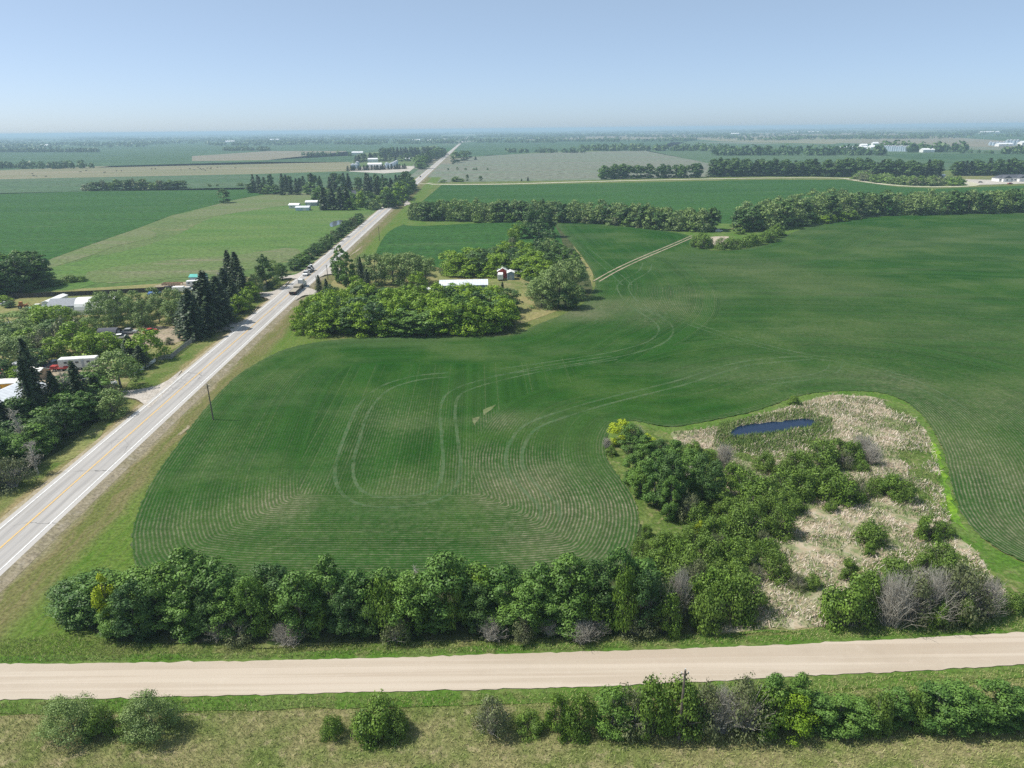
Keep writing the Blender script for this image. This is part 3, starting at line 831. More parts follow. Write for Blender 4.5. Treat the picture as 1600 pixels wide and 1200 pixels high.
def near_field():
    L = smooth_line([G(*p) for p in FIELD], 3.0, True)
    A = np.array([(p.x, p.y) for p in L]); B = np.roll(A, -1, 0)
    st = 1.25
    x0, x1 = A[:, 0].min() - 3, A[:, 0].max() + 3
    y0, y1 = A[:, 1].min() - 3, A[:, 1].max() + 3
    x1 = min(x1, 640)
    # grid gets coarser with distance in y
    ys = [y0]
    while ys[-1] < y1: ys.append(ys[-1] + max(st, (ys[-1] - 90) * 0.008))
    xs = [x0]
    while xs[-1] < x1: xs.append(xs[-1] + (st if xs[-1] < 190 else st * 2.2))
    xs = np.array(xs); ys = np.array(ys)
    XX, YY = np.meshgrid(xs, ys)
    P = np.stack([XX.ravel(), YY.ravel()], 1)
    d2 = np.full(len(P), 1e18); ins = np.zeros(len(P), bool)
    for a, b in zip(A, B):
        ab = b - a; l2 = max((ab ** 2).sum(), 1e-9)
        t = np.clip(((P - a) @ ab) / l2, 0, 1)
        q = P - (a + t[:, None] * ab)
        d2 = np.minimum(d2, (q ** 2).sum(1))
        if a[1] != b[1]:
            c = ((a[1] > P[:, 1]) != (b[1] > P[:, 1]))
            xi = (b[0] - a[0]) * (P[:, 1] - a[1]) / (b[1] - a[1]) + a[0]
            ins ^= c & (P[:, 0] < xi)
    sdf = np.sqrt(d2); sdf[~ins] *= -1
    bare = np.zeros(len(P))
    spots = [(440, 790, 9, .6), (480, 760, 6, .3), (330, 830, 16, .35), (260, 830, 12, .4), (820, 760, 14, .75), (900, 800, 14, .75), (960, 790, 12, .7), (860, 850, 13, .6), (960, 850, 12, .55), (760, 720, 8, .55), (640, 860, 30, .3), (450, 880, 24, .3), (600, 660, 16, .28), (640, 770, 14, .32), (560, 700, 10, .25),
             (780, 660, 6, .5), (1500, 700, 16, .5), (1560, 760, 20, .6), (1450, 640, 22, .45), (1580, 830, 16, .6), (1600, 640, 25, .4), (1400, 600, 14, .5), (1350, 590, 12, .35), (1200, 590, 20, .25), (910, 490, 12, .75), (950, 480, 14, .5), (1030, 480, 22, .45), (1010, 500, 12, .4), (1060, 460, 22, .35), (1160, 420, 40, .32), (1260, 450, 45, .25), (1400, 380, 60, .2), (1500, 520, 50, .22), (1300, 530, 40, .22), (870, 400, 20, .1), (300, 700, 20, .22), (420, 600, 16, .2)]
    for px, py, rr, a in spots:
        g = G(px, py)
        bare = np.maximum(bare, a * np.exp(-(((P[:, 0] - g.x) ** 2 + (P[:, 1] - g.y) ** 2) / (rr * rr))))
    bare = np.maximum(bare, 0.35 * np.exp(-np.maximum(sdf, 0) / 2.5))
    nx, ny = len(xs), len(ys)
    I, J = np.meshgrid(np.arange(nx - 1), np.arange(ny - 1))
    a = (J * nx + I).ravel()
    F = np.stack([a, a + 1, a + nx + 1, a + nx], 1)
    keep = sdf[F].max(1) > -0.3
    F = F[keep]
    used = np.zeros(len(P), bool); used[F.ravel()] = True
    idx = np.cumsum(used) - 1
    V = np.column_stack([P[used], np.full(used.sum(), 0.20)])
    me = mesh_np('crop_field', V, idx[F], ['crop_rows'], attrs={'edge': sdf[used], 'bare': bare[used]})
    tag(link('crop_field', me), kind='structure')
near_field()
# the crop ends where the edge distance falls under zero, a little ragged
def crop_edge():
    t = MATS['crop_rows'].node_tree; h = NT(t)
    out = t.nodes['Material Output']; b = t.nodes['Principled BSDF']
    e = h.math('ADD', h.attr('edge'), h.math('MULTIPLY', h.math('SUBTRACT', h.noise(0.7, 4, 0.6), 0.5), 1.6))
    tr = h.n('ShaderNodeBsdfTransparent'); mx = h.n('ShaderNodeMixShader')
    h.l(h.math('GREATER_THAN', e, 0.0), mx.inputs[0])
    h.l(tr.outputs[0], mx.inputs[1]); h.l(b.outputs[0], mx.inputs[2]); h.l(mx.outputs[0], out.inputs[0])
crop_edge()
ZT = 0.225
def track(px, w=0.8, gap=3.0, off=0.0):
    L = smooth_line([G(*p) for p in px], 2.0)
    for sg in (-1, 1):
        Q = []
        for i, p in enumerate(L):
            d = (L[min(i + 1, len(L) - 1)] - L[max(i - 1, 0)]).normalized()
            Q.append(p + Vector((d.y, -d.x, 0)) * (gap / 2 * sg + off))
        strip('wheel_track', Q, w, 'track_soil', ZT, smooth=False, world=True, wobble=0.25)
track([(700, 587), (650, 592), (600, 608), (568, 640), (552, 680), (538, 730), (545, 765), (580, 785), (640, 784), (690, 770), (706, 735), (702, 680), (700, 640), (712, 615), (760, 597), (860, 575), (960, 560)], 0.7, 3.4)
track([(1260, 560), (1160, 570), (1060, 600), (960, 625), (890, 645), (830, 668), (806, 700), (805, 735), (830, 765), (856, 790), (860, 815)], 0.8, 3.2)
track([(1085, 368), (1050, 383), (1000, 404), (960, 424), (930, 441)], 0.9, 2.6)
track([(1012, 412), (1005, 425), (980, 440), (973, 450), (985, 470), (1012, 490), (1035, 505), (1040, 520), (1020, 538), (960, 555), (880, 568), (760, 585)], 0.7, 4.6)
track([(912, 387), (940, 410), (965, 432), (980, 446)], 0.5, 4)
track([(1000, 480), (1060, 500), (1150, 530), (1250, 555), (1340, 570), (1430, 600), (1500, 640)], 0.6, 3)
track([(1306, 568), (1300, 580), (1270, 590), (1180, 600)], 0.5, 3)
strip('farm_track', [(1115, 358), (1140, 359), (1158, 352), (1180, 345)], 2.2, 'tan_verge', 0.30)
for q in ([(1084, 369), (1050, 384), (1000, 405), (960, 424), (932, 440)],):
    L = smooth_line([G(*p) for p in q], 2.0)
    for sg in (-1, 1):
        Q = []
        for i, p in enumerate(L):
            d = (L[min(i + 1, len(L) - 1)] - L[max(i - 1, 0)]).normalized()
            Q.append(p + Vector((d.y, -d.x, 0)) * 1.3 * sg)
        strip('wheel_track', Q, 0.75, 'yard_dirt', ZT + .01, smooth=False, world=True, wobble=0.3)
for q in ([(755, 642), (776, 634), (768, 641), (757, 650)], [(739, 655), (750, 652), (741, 665)]):
    area('bare_soil', q, 'brown_pasture', ZT + .012, smooth=True, jit=0.5)
# washed-out gravel patches below the highway shoulder
for i, (s, u, l, w) in enumerate(((52, 10.5, 3, .5), (260, 9, 14, .8), (290, 9.5, 16, .8))):
    pts = []
    rr = random.Random(i)
    for k in range(14):
        a = 2 * math.pi * k / 14
        q = hw(u + math.sin(a) * w * rr.uniform(.4, 1.2) + 0.25 * l * math.cos(a) * .2, s + math.cos(a) * l * rr.uniform(.6, 1.1))
        pts.append(q)
    area('gravel_wash', pts, 'road_shoulder', 0.06 + i * 0.004, world=True, jit=0.7, step=0.8)
#PART3
# ================================================================== PLANTS
def leafmesh(name, P, Nr, size, tone, mat, rng, V0=None, F0=None, mats0=()):
    n = len(P)
    a = rng.normal(size=(n, 3)); a -= (a * Nr).sum(1)[:, None] * Nr
    a /= np.linalg.norm(a, axis=1)[:, None] + 1e-9
    b = np.cross(Nr, a)
    s = size[:, None] if hasattr(size, 'shape') else size
    k1 = rng.uniform(.75, 1.25, (n, 1)); k2 = rng.uniform(.45, .8, (n, 1)); k3 = rng.uniform(-.25, .25, (n, 1))
    V = np.stack([P - a * s * k1 * .5, P + b * s * k2 * .5 + a * s * k3 * .5 + Nr * s * .12, P + a * s * k1 * .5, P - b * s * k2 * .5 + a * s * k3 * .5], 1).reshape(-1, 3)
    F = np.arange(4 * n).reshape(n, 4)
    tn = np.repeat(tone, 4)
    mi = np.zeros(n, int)
    if V0 is not None and len(V0):
        F = np.vstack([F, np.asarray(F0) + len(V)]); mi = np.concatenate([mi, np.ones(len(F0), int)])
        V = np.vstack([V, V0]); tn = np.concatenate([tn, np.zeros(len(V0))])
    return mesh_np(name, V, F, [mat] + list(mats0), mi, {'tone': tn})
def unit(rng, n):
    v = rng.normal(size=(n, 3)); return v / np.linalg.norm(v, axis=1)[:, None]
def crown(rng, h, r, base, nl, n, leaf, prof='oval', lobe=(0.28, 0.42), up=0.3, spiky=0.0):
    """leaf clumps: lobes spread through the crown's volume, leaves over each lobe"""
    t = rng.uniform(0.02, 1, nl)
    z = base + (h - base) * t
    if prof == 'oval': pr = np.sqrt(np.clip(1 - (2 * t - 0.9) ** 2 * 0.92, 0.03, 1))
    elif prof == 'dome': pr = np.sqrt(np.clip(1 - t ** 2 * .95, 0.03, 1))
    elif prof == 'tall': pr = np.clip(1.15 - t, 0.15, 1) ** 0.55 * np.clip(t * 5 + .3, 0, 1)
    else: pr = np.ones(nl)
    ang = rng.uniform(0, 2 * np.pi, nl)
    rad = r * pr * np.sqrt(rng.uniform(0.25, 1, nl)) * 0.92
    lr = r * rng.uniform(lobe[0], lobe[1], nl) * (0.6 + 0.4 * pr)
    C = np.stack([rad * np.cos(ang), rad * np.sin(ang), z - lr * 0.4], 1)
    ltone = rng.uniform(0, 1, nl)
    w = lr ** 2; w /= w.sum()
    k = rng.choice(nl, n, p=w)
    d = unit(rng, n); d[:, 2] = np.abs(d[:, 2]) * (1 - up) + d[:, 2] * up
    d /= np.linalg.norm(d, axis=1)[:, None]
    rr = rng.uniform(0.72, 1.12 + spiky, n)
    inner = rng.uniform(0, 1, n) < .14
    rr[inner] *= rng.uniform(.1, .7, inner.sum())
    P = C[k] + d * (lr[k] * rr)[:, None] * np.array([1, 1, 1.25])
    P[:, 2] = np.maximum(P[:, 2], 0.15)
    Nr = d + unit(rng, n) * 0.38; Nr /= np.linalg.norm(Nr, axis=1)[:, None]
    tone = np.clip(ltone[k] * 0.75 + rng.uniform(0, 1, n) * 0.45 - .08, 0, 1)
    size = leaf * rng.uniform(0.7, 1.35, n)
    return P, Nr, size, tone, C
def trunk_np(rng, h, r0, C=None, nlimb=6, n=6):
    mb = MB()
    x = y = 0; pts = [(0, 0, -0.3)]
    for i in range(1, 6):
        x += rng.uniform(-.12, .12) * h / 8; y += rng.uniform(-.12, .12) * h / 8
        pts.append((x, y, h * .85 * i / 5))
    mb.tube(pts, [r0 * (1 - .16 * i) for i in range(6)], n)
    if C is not None:
        for c in C[rng.choice(len(C), min(nlimb, len(C)), False)]:
            i = 1 + int(min(3, max(0, (c[2] / h) * 5 - 1.6)))
            p0 = Vector(pts[i]); p1 = Vector(c)
            mb.tube([p0, p0.lerp(p1, .5) + Vector((0, 0, .1 * h * .3)), p1], [r0 * .4, r0 * .25, r0 * .06], 4)
    return mb
def mb_quads(mb):
    fs = []
    for f in mb.f:
        if len(f) == 4: fs.append(f)
        elif len(f) == 3: fs.append((f[0], f[1], f[2], f[2]))
    return np.array(mb.v), np.array([f for f in mb.f if len(f) == 4])

SPEC = {  # h, r, base, lobes, leaves(near), leafsize(near), profile, material, trunk radius
    'poplar': (12, 2.7, 0.3, 56, 5600, .36, 'oval', 'leaf_poplar', .20),
    'dark': (12, 3.2, 0.3, 44, 5200, .38, 'oval', 'leaf_dark', .20),
    'bright': (10, 3.6, 0.3, 40, 5000, .38, 'dome', 'leaf_bright', .18),
    'willow': (12, 5.0, 0.3, 44, 6500, .36, 'dome', 'leaf_willow', .28),
    'yellow': (7, 2.2, 0.6, 26, 2600, .30, 'oval', 'leaf_yellow', .12),
    'shrub': (3.5, 2.6, 0.1, 30, 3200, .26, 'dome', 'leaf_shrub', .07),
    'greyshrub': (3.5, 2.6, 0.1, 26, 1800, .24, 'dome', 'leaf_grey', .07),
}
LODS = {0: (1.6, 0.88), 1: (0.62, 1.30), 2: (0.22, 2.3)}
PROTO = {}
def protos(kind, lod, nvar=None):
    key = (kind, lod)
    if key in PROTO: return PROTO[key]
    nvar = nvar or (4 if lod < 2 else 3)
    out = []
    for v in range(nvar):
        rng = np.random.default_rng(hash_(kind) + 100 * lod + v)
        if kind == 'spruce':
            out.append(spruce(rng, lod))
        elif kind == 'dead':
            out.append(deadbush(rng, lod))
        elif kind == 'baretree':
            out.append(baretree(rng, lod))
        else:
            h, r, base, nl, n, leaf, prof, mat, tr = SPEC[kind]
            q, ls = LODS[lod]
            r2 = r * rng.uniform(.85, 1.15); nl2 = max(12, int(nl * (1.0 if lod == 0 else .85 if lod == 1 else .7)))
            P, Nr, sz, tn, C = crown(rng, h, r2, base, nl2, int(n * q), leaf * ls, prof, (0.20, 0.36) if lod < 2 else (.22, .40), spiky=0.4 if lod == 0 else .25)
            tb = trunk_np(rng, h, tr, C, 7 if lod == 0 else 3, 6 if lod == 0 else 4)
            tv, tf = mb_quads(tb)
            if lod < 2 and kind not in ('shrub', 'greyshrub'):
                cm = leafmesh('crown', P, Nr, sz, tn, mat, rng)
                tm = mesh_np('trunk', tv, tf, ['bark'])
                out.append((h, r, cm, tm))
            else:
                if kind in ('shrub', 'greyshrub') and lod < 2:
                    sb = MB()
                    for _ in range(26 if kind == 'shrub' else 120):
                        a = rng.uniform(0, 6.28); rr = r2 * rng.uniform(.3, 1.0); hh = h * rng.uniform(.5, 1.02) * (1.1 - .5 * (rr / r2) ** 2)
                        sb.tube([(rng.uniform(-.4, .4), rng.uniform(-.4, .4), -.1), (rr * .45 * math.cos(a), rr * .45 * math.sin(a), hh * .6), (rr * math.cos(a + .2), rr * math.sin(a + .2), hh)], [.05, .03, .012], 3, cap=False)
                    tv, tf = mb_quads(sb)
                cm = leafmesh(kind, P, Nr, sz, tn, mat, rng, tv, tf, ['dead_wood' if kind == 'greyshrub' else 'bark'])
                out.append((h, r, cm, None))
    PROTO[key] = out
    return out
def hash_(s): return sum(ord(c) * (i + 7) for i, c in enumerate(s)) * 13
def spruce(rng, lod):
    h, r = 15.0, 3.0
    tiers = (36, 28, 14)[lod]; per = (13, 11, 7)[lod]; seg = (7, 6, 4)[lod]; leaf = (.42, .62, 1.3)[lod]
    P, Nn = [], []
    for t in range(tiers):
        f = t / (tiers - 1)
        z = 0.9 + (h - 1.0) * f ** 0.92
        R_ = r * (1 - f) ** 0.70 * rng.uniform(.82, 1.1) + .12
        m_ = max(3, int(per * (1 - .55 * f)))
        a0 = rng.uniform(0, 6.28)
        for k in range(m_):
            a = a0 + 6.283 * k / m_ + rng.uniform(-.2, .2); L = R_ * rng.uniform(.72, 1.15)
            for j in range(seg):
                q = (j + .7) / seg
                for _ in range(2):
                    x = L * q
                    P.append((x * math.cos(a) + rng.uniform(-.15, .15), x * math.sin(a) + rng.uniform(-.15, .15), z - .32 * x * q + rng.uniform(-.12, .12)))
                    Nn.append((math.cos(a) * .35 + rng.uniform(-.5, .5), math.sin(a) * .35 + rng.uniform(-.5, .5), 1.0 * rng.uniform(.3, 1)))
    P = np.array(P); Nn = np.array(Nn); Nn /= np.linalg.norm(Nn, axis=1)[:, None]
    n = len(P)
    tb = MB().tube([(0, 0, -.3), (0, 0, h * .5), (0, 0, h * .97)], [.22, .14, .03], 6)
    tv, tf = mb_quads(tb)
    sz = leaf * rng.uniform(.8, 1.4, n); tn = rng.uniform(0, 1, n)
    if lod < 2:
        return (h, r, leafmesh('spruce_crown', P, Nn, sz, tn, 'leaf_spruce', rng), mesh_np('spruce_trunk', tv, tf, ['bark']))
    return (h, r, leafmesh('spruce_tree', P, Nn, sz, tn, 'leaf_spruce', rng, tv, tf, ['bark']), None)
def deadbush(rng, lod):
    mb = MB(); h, r = 3.0, 2.4
    for _ in range((260, 130, 30)[lod]):
        a = rng.uniform(0, 6.28); e = rng.uniform(.15, 1.0)
        rr = r * e; hh = h * math.sqrt(max(.05, 1 - e * e * .85)) * rng.uniform(.7, 1.1)
        x0, y0 = rng.uniform(-.7, .7), rng.uniform(-.7, .7)
        mid = (rr * .5 * math.cos(a) + x0, rr * .5 * math.sin(a) + y0, hh * .62)
        end = (rr * math.cos(a + rng.uniform(-.4, .4)) + x0, rr * math.sin(a) + y0, hh)
        w = (.028, .05, .12)[lod]
        mb.tube([(x0, y0, -.1), mid, end], [w, w * .7, w * .3], 3, cap=False)
        for _ in range(3 if lod == 0 else 1):
            q = Vector(mid).lerp(Vector(end), rng.uniform(0, .8))
            d = Vector(tuple(rng.uniform(-1, 1, 3))) * .7; d.z = abs(d.z) * .9
            mb.tube([q, q + d], [w * .5, w * .2], 3, cap=False)
    v, f = mb_quads(mb)
    return (h, r, mesh_np('dead_shrub', v, f, ['dead_wood']), None)
def baretree(rng, lod):
    mb = MB(); h, r = 9.0, 2.2
    mb.tube([(0, 0, -.3), (.2, .1, h * .5), (.1, 0, h)], [.2, .13, .03], 5)
    for _ in range(70):
        z = h * rng.uniform(.2, .95); a = rng.uniform(0, 6.28); L = r * rng.uniform(.4, 1) * (1.1 - z / h * .6)
        p0 = Vector((.1, .05, z)); p1 = p0 + Vector((L * math.cos(a), L * math.sin(a), L * .7))
        mb.tube([p0, p0.lerp(p1, .5) + Vector((0, 0, .15)), p1], [.07, .045, .015], 3, cap=False)
        for _ in range(3):
            q = p0.lerp(p1, rng.uniform(.3, 1)); d = Vector(tuple(rng.uniform(-1, 1, 3))) * .8
            mb.tube([q, q + d], [.03, .012], 3, cap=False)
    v, f = mb_quads(mb)
    return (h, r, mesh_np('bare_tree', v, f, ['dead_wood']), None)

NAMES = {'poplar': ('poplar_tree', 'poplar'), 'dark': ('leafy_tree', 'tree'), 'bright': ('maple_tree', 'maple'), 'willow': ('willow_tree', 'tree'), 'yellow': ('leafy_tree', 'tree'),
         'shrub': ('shrub', 'bush'), 'greyshrub': ('shrub', 'bush'), 'dead': ('dead_shrub', 'dead bush'), 'baretree': ('bare_tree', 'bare tree'), 'spruce': ('spruce_tree', 'spruce')}
WORDS = {'poplar': 'dark green poplar', 'dark': 'dark leafy tree', 'bright': 'bright green leafy tree', 'willow': 'pale green rounded willow', 'yellow': 'yellow-green small tree',
         'shrub': 'green rounded shrub', 'greyshrub': 'greyish half-bare shrub', 'dead': 'grey leafless shrub', 'baretree': 'grey leafless tree', 'spruce': 'dark pointed spruce'}
def plants(where, items, group, rs=3):
    """items: (kind, point, height m, radius m). One label each: look, place, then rank from the left among its kind."""
    rnd = random.Random(rs)
    bykind = {}
    for it in items: bykind.setdefault(it[0], []).append(it)
    for kind, L in bykind.items():
        L.sort(key=lambda it: to_px(it[1])[0])
        for i, (k, p, h, r) in enumerate(L):
            d = dist(p)
            lod = 0 if d < 165 else 1 if d < 430 else 2
            V = protos(kind, lod)
            ph, pr, cm, tm = V[rnd.randrange(len(V))]
            nm, cat = NAMES[kind]
            w = WORDS[kind]
            lab = f"{w} {where}, {ordinal(i + 1)} from the left" if len(L) > 1 else f"{w} {where}"
            sc = (r / pr * rnd.uniform(.92, 1.08), r / pr * rnd.uniform(.92, 1.08), h / ph)
            rz = rnd.uniform(0, 6.28)
            if tm is None:
                o = link(nm, cm, None, (p.x, p.y, 0.02)); o.scale = sc; o.rotation_euler = (0, 0, rz)
            else:
                o = empty(nm, (p.x, p.y, 0.02), rz); o.scale = sc
                link('trunk', tm, o); link('crown', cm, o)
            tag(o, lab, cat, group)
def gx(*a): return G(*a)
def row(kinds, line, n, hm, rm, rows=1, back=3.0, jit=1.2, seed=1):
    """trees along a photo polyline; hm/rm: (lo,hi) metres; rows step away from the camera"""
    rnd = random.Random(seed)
    L = smooth_line([G(*p) for p in line], 1.0)
    out = []
    for rr in range(rows):
        for i in range(n):
            f = (i + .5 + (0.5 if rr % 2 else 0) * .6) / n
            q = L[min(len(L) - 1, int(f * (len(L) - 1)))]
            d = Vector((q.x, q.y, 0)).normalized()
            p = q + d * (back * rr) + Vector((rnd.uniform(-jit, jit), rnd.uniform(-jit, jit), 0))
            k = rnd.choice(kinds)
            out.append((k, p, rnd.uniform(*hm), rnd.uniform(*rm)))
    return out
def at(kind, x, y, top, rpx):
    p = G(x, y); return (kind, p, max(.8, height_to(p, top)), rpx * mpp(p))

# --- foreground tree row above the gravel road
fg = []
rnd = random.Random(21)
tops = [(120, 912), (150, 900), (185, 898), (225, 893), (262, 886), (305, 862), (345, 880), (388, 905), (430, 885), (480, 905), (520, 872), (565, 895), (605, 890), (650, 898), (700, 868), (745, 884), (790, 885), (845, 885), (890, 872), (925, 878), (965, 858), (1005, 880)]
for i, (x, tp) in enumerate(tops):
    p = G(x, rnd.uniform(960, 972) - (6 if x < 200 else 0))
    fg.append(('dark' if x < 150 else rnd.choice(['poplar', 'poplar', 'dark', 'poplar']), p, height_to(p, tp), rnd.uniform(2.7, 3.5)))
for i in range(24):
    x = 185 + i * 35.5 + rnd.uniform(-8, 8)
    p = G(x, rnd.uniform(984, 994) - x * .006)
    fg.append((rnd.choice(['poplar', 'poplar', 'dark', 'shrub']), p, rnd.uniform(3.8, 9.2), rnd.uniform(1.6, 2.8)))
fg.append(at('yellow', 178, 985, 900, 22))
fg.append(at('bright', 410, 965, 915, 24)); fg.append(at('bright', 756, 962, 893, 30)); fg.append(at('baretree', 566, 962, 900, 18)); fg.append(at('baretree', 655, 960, 885, 13)); fg.append(at('baretree', 878, 958, 876, 13)); fg.append(at('yellow', 470, 975, 905, 15)); fg.append(at('bright', 905, 968, 900, 22))
for x, y in ((375, 1000), (455, 1004), (345, 996), (860, 992), (770, 998), (910, 1002), (815, 1000), (995, 990), (440, 1000), (935, 992), (620, 1003)):
    fg.append(at(rnd.choice(['dead', 'dead', 'greyshrub']), x, y, y - rnd.uniform(22, 38), rnd.uniform(18, 26)))
plants('in the tree row above the gravel road', fg, 'trees and bushes of the row beside the gravel road')

# --- thicket around the marsh
mt_ = [at('yellow', 968, 694, 656, 17), at('dead', 992, 690, 665, 15), at('dead', 948, 700, 684, 9), at('shrub', 954, 712, 700, 10), at('poplar', 985, 702, 665, 18), at('greyshrub', 990, 708, 690, 12), at('yellow', 1010, 700, 678, 14),
       at('poplar', 1005, 735, 682, 19), at('dark', 1030, 730, 688, 19), at('poplar', 985, 755, 712, 15), at('poplar', 1000, 775, 722, 18), at('poplar', 1022, 790, 705, 21), at('dark', 1045, 800, 712, 22), at('poplar', 1050, 752, 690, 20), at('poplar', 1075, 765, 703, 20),
       at('dark', 1095, 790, 712, 21), at('poplar', 1070, 790, 715, 18), at('poplar', 1045, 812, 745, 17), at('dark', 1115, 775, 722, 17), at('greyshrub', 1075, 815, 775, 19), at('shrub', 1082, 706, 690, 16), at('baretree', 1075, 780, 728, 14),
       at('dead', 1130, 731, 694, 17), at('shrub', 1160, 778, 737, 30), at('shrub', 1145, 755, 728, 20), at('shrub', 1195, 737, 710, 18), at('shrub', 1188, 790, 750, 30), at('shrub', 1222, 772, 738, 28), at('shrub', 1250, 778, 738, 27), at('shrub', 1245, 745, 708, 26), at('shrub', 1280, 730, 690, 28),
       at('shrub', 1305, 722, 688, 22), at('shrub', 1330, 722, 692, 21), at('dead', 1345, 712, 680, 22), at('dead', 1360, 725, 695, 18), at('greyshrub', 1317, 730, 705, 16), at('shrub', 1345, 735, 720, 13), at('shrub', 1295, 778, 735, 28), at('shrub', 1320, 785, 745, 27), at('shrub', 1272, 768, 735, 25), at('greyshrub', 1340, 778, 750, 14),
       at('shrub', 1170, 812, 775, 29), at('shrub', 1135, 812, 782, 22), at('shrub', 1205, 806, 770, 25), at('shrub', 1215, 835, 790, 28), at('shrub', 1160, 842, 795, 30), at('dead', 1175, 835, 808, 18), at('greyshrub', 1190, 855, 830, 16), at('shrub', 1115, 850, 812, 25), at('yellow', 1092, 846, 815, 11), at('shrub', 1080, 850, 822, 20),
       at('shrub', 1060, 870, 838, 25), at('shrub', 1035, 865, 835, 22), at('shrub', 1100, 885, 842, 29), at('greyshrub', 1118, 870, 838, 18), at('shrub', 1140, 880, 845, 29), at('shrub', 1068, 900, 862, 29), at('shrub', 1030, 900, 862, 29), at('shrub', 1165, 885, 850, 22), at('dead', 1172, 890, 868, 14), at('shrub', 1050, 935, 890, 31),
       at('shrub', 1010, 905, 870, 22), at('greyshrub', 1035, 975, 905, 30), at('dead', 1060, 960, 890, 22), at('greyshrub', 1085, 925, 880, 22), at('shrub', 1110, 945, 895, 34), at('shrub', 1165, 952, 900, 34), at('shrub', 1105, 982, 925, 29), at('shrub', 1140, 965, 908, 31), at('shrub', 1040, 985, 935, 25), at('dead', 1010, 975, 920, 22),
       at('shrub', 1390, 775, 745, 22), at('shrub', 1365, 770, 748, 18), at('shrub', 1410, 782, 752, 19), at('dead', 1400, 775, 745, 14), at('shrub', 1297, 798, 782, 12), at('shrub', 1360, 849, 815, 25), at('shrub', 1447, 842, 806, 21), at('shrub', 1472, 838, 818, 16), at('shrub', 1210, 902, 866, 22), at('greyshrub', 1245, 920, 895, 13), at('shrub', 1266, 916, 898, 16),
       at('shrub', 1325, 906, 876, 16), at('shrub', 1358, 868, 850, 10), at('shrub', 1465, 888, 852, 27), at('shrub', 1445, 892, 866, 20), at('shrub', 1320, 972, 908, 40), at('shrub', 1350, 958, 900, 29), at('shrub', 1400, 905, 878, 27), at('shrub', 1385, 930, 892, 22),
       at('dead', 1390, 975, 898, 34), at('greyshrub', 1420, 968, 900, 34), at('dead', 1450, 970, 892, 34), at('greyshrub', 1485, 965, 890, 34), at('shrub', 1462, 978, 940, 20), at('shrub', 1410, 950, 905, 20), at('shrub', 1500, 975, 935, 22), at('greyshrub', 1515, 962, 895, 30), at('greyshrub', 1455, 955, 892, 26), at('greyshrub', 1500, 945, 892, 26), at('dead', 1430, 945, 888, 28), at('dead', 1540, 962, 905, 24), at('greyshrub', 1475, 972, 925, 22),
       at('shrub', 1075, 735, 712, 18), at('shrub', 1105, 728, 706, 17), at('shrub', 1125, 800, 768, 22), at('shrub', 1090, 820, 790, 20), at('shrub', 1140, 830, 800, 22), at('shrub', 1200, 872, 845, 20), at('shrub', 1020, 930, 895, 25), at('shrub', 1000, 870, 845, 18), at('shrub', 1240, 800, 775, 20), at('shrub', 1225, 800, 770, 22), at('shrub', 1225, 745, 722, 18), at('shrub', 1120, 915, 880, 25), at('shrub', 1150, 912, 882, 25), at('greyshrub', 1180, 905, 885, 14), at('shrub', 1575, 952, 928, 20), at('shrub', 1602, 950, 928, 20), at('shrub', 1240, 632, 620, 10), at('greyshrub', 1545, 940, 905, 16), at('shrub', 1010, 838, 822, 11)]
plants('in the thicket around the marsh', mt_, 'trees and bushes around the marsh')

# --- hedge below the gravel road
hd = [at('willow', 115, 1146, 1095, 38), at('shrub', 158, 1144, 1108, 28), at('willow', 240, 1146, 1090, 40), at('shrub', 205, 1141, 1114, 25), at('shrub', 590, 1142, 1096, 38), at('shrub', 618, 1146, 1112, 26), at('greyshrub', 768, 1144, 1098, 32), at('shrub', 522, 1148, 1122, 20), at('shrub', 825, 1141, 1118, 24), at('shrub', 872, 1143, 1092, 24), at('poplar', 955, 1141, 1080, 26),
      at('shrub', 905, 1141, 1092, 26), at('greyshrub', 985, 1140, 1080, 34), at('shrub', 1020, 1141, 1068, 36), at('shrub', 1065, 1141, 1072, 34), at('greyshrub', 1100, 1141, 1078, 32), at('dead', 1125, 1141, 1075, 30), at('greyshrub', 1165, 1141, 1068, 36), at('shrub', 1200, 1141, 1078, 34), at('poplar', 1203, 1130, 1056, 20), at('poplar', 1243, 1128, 1056, 22),
      at('bright', 1235, 1141, 1090, 34)]
rnd = random.Random(5)
for i in range(13):
    x = 1275 + i * 30
    hd.append(at(rnd.choice(['poplar', 'shrub', 'poplar']), x, 1139 - i * 1.0 + rnd.uniform(-4, 4), 1092 - i * 2.0 + rnd.uniform(-8, 8), rnd.uniform(24, 34)))
plants('in the hedge below the gravel road', hd, 'bushes below the gravel road')

# --- roadside trees left of the highway
lf = row(['dark', 'poplar', 'dark'], [(-85, 805), (-10, 752), (38, 715), (84, 690), (128, 664), (160, 640)], 11, (6.0, 8.2), (3.0, 4.2), 2, 5.5, 1.2, 4)
lf += row(['dark', 'poplar'], [(-120, 760), (-15, 700), (60, 665), (110, 646)], 7, (7, 9), (3.2, 4.2), 1, 5, 1.5, 9)
lf += [at('greyshrub', 22, 760, 720, 30), at('willow', 178, 650, 610, 28), at('greyshrub', 150, 645, 615, 18), at('baretree', 40, 715, 640, 16), at('baretree', 60, 740, 690, 18), at('baretree', 112, 650, 580, 14),
       at('spruce', 66, 655, 530, 26), at('spruce', 60, 668, 560, 22), at('spruce', 130, 645, 565, 24), at('spruce', 96, 655, 580, 20), at('spruce', 155, 632, 585, 19), at('spruce', 12, 690, 620, 28)]
plants('beside the highway at lower left', lf, 'roadside trees at lower left')
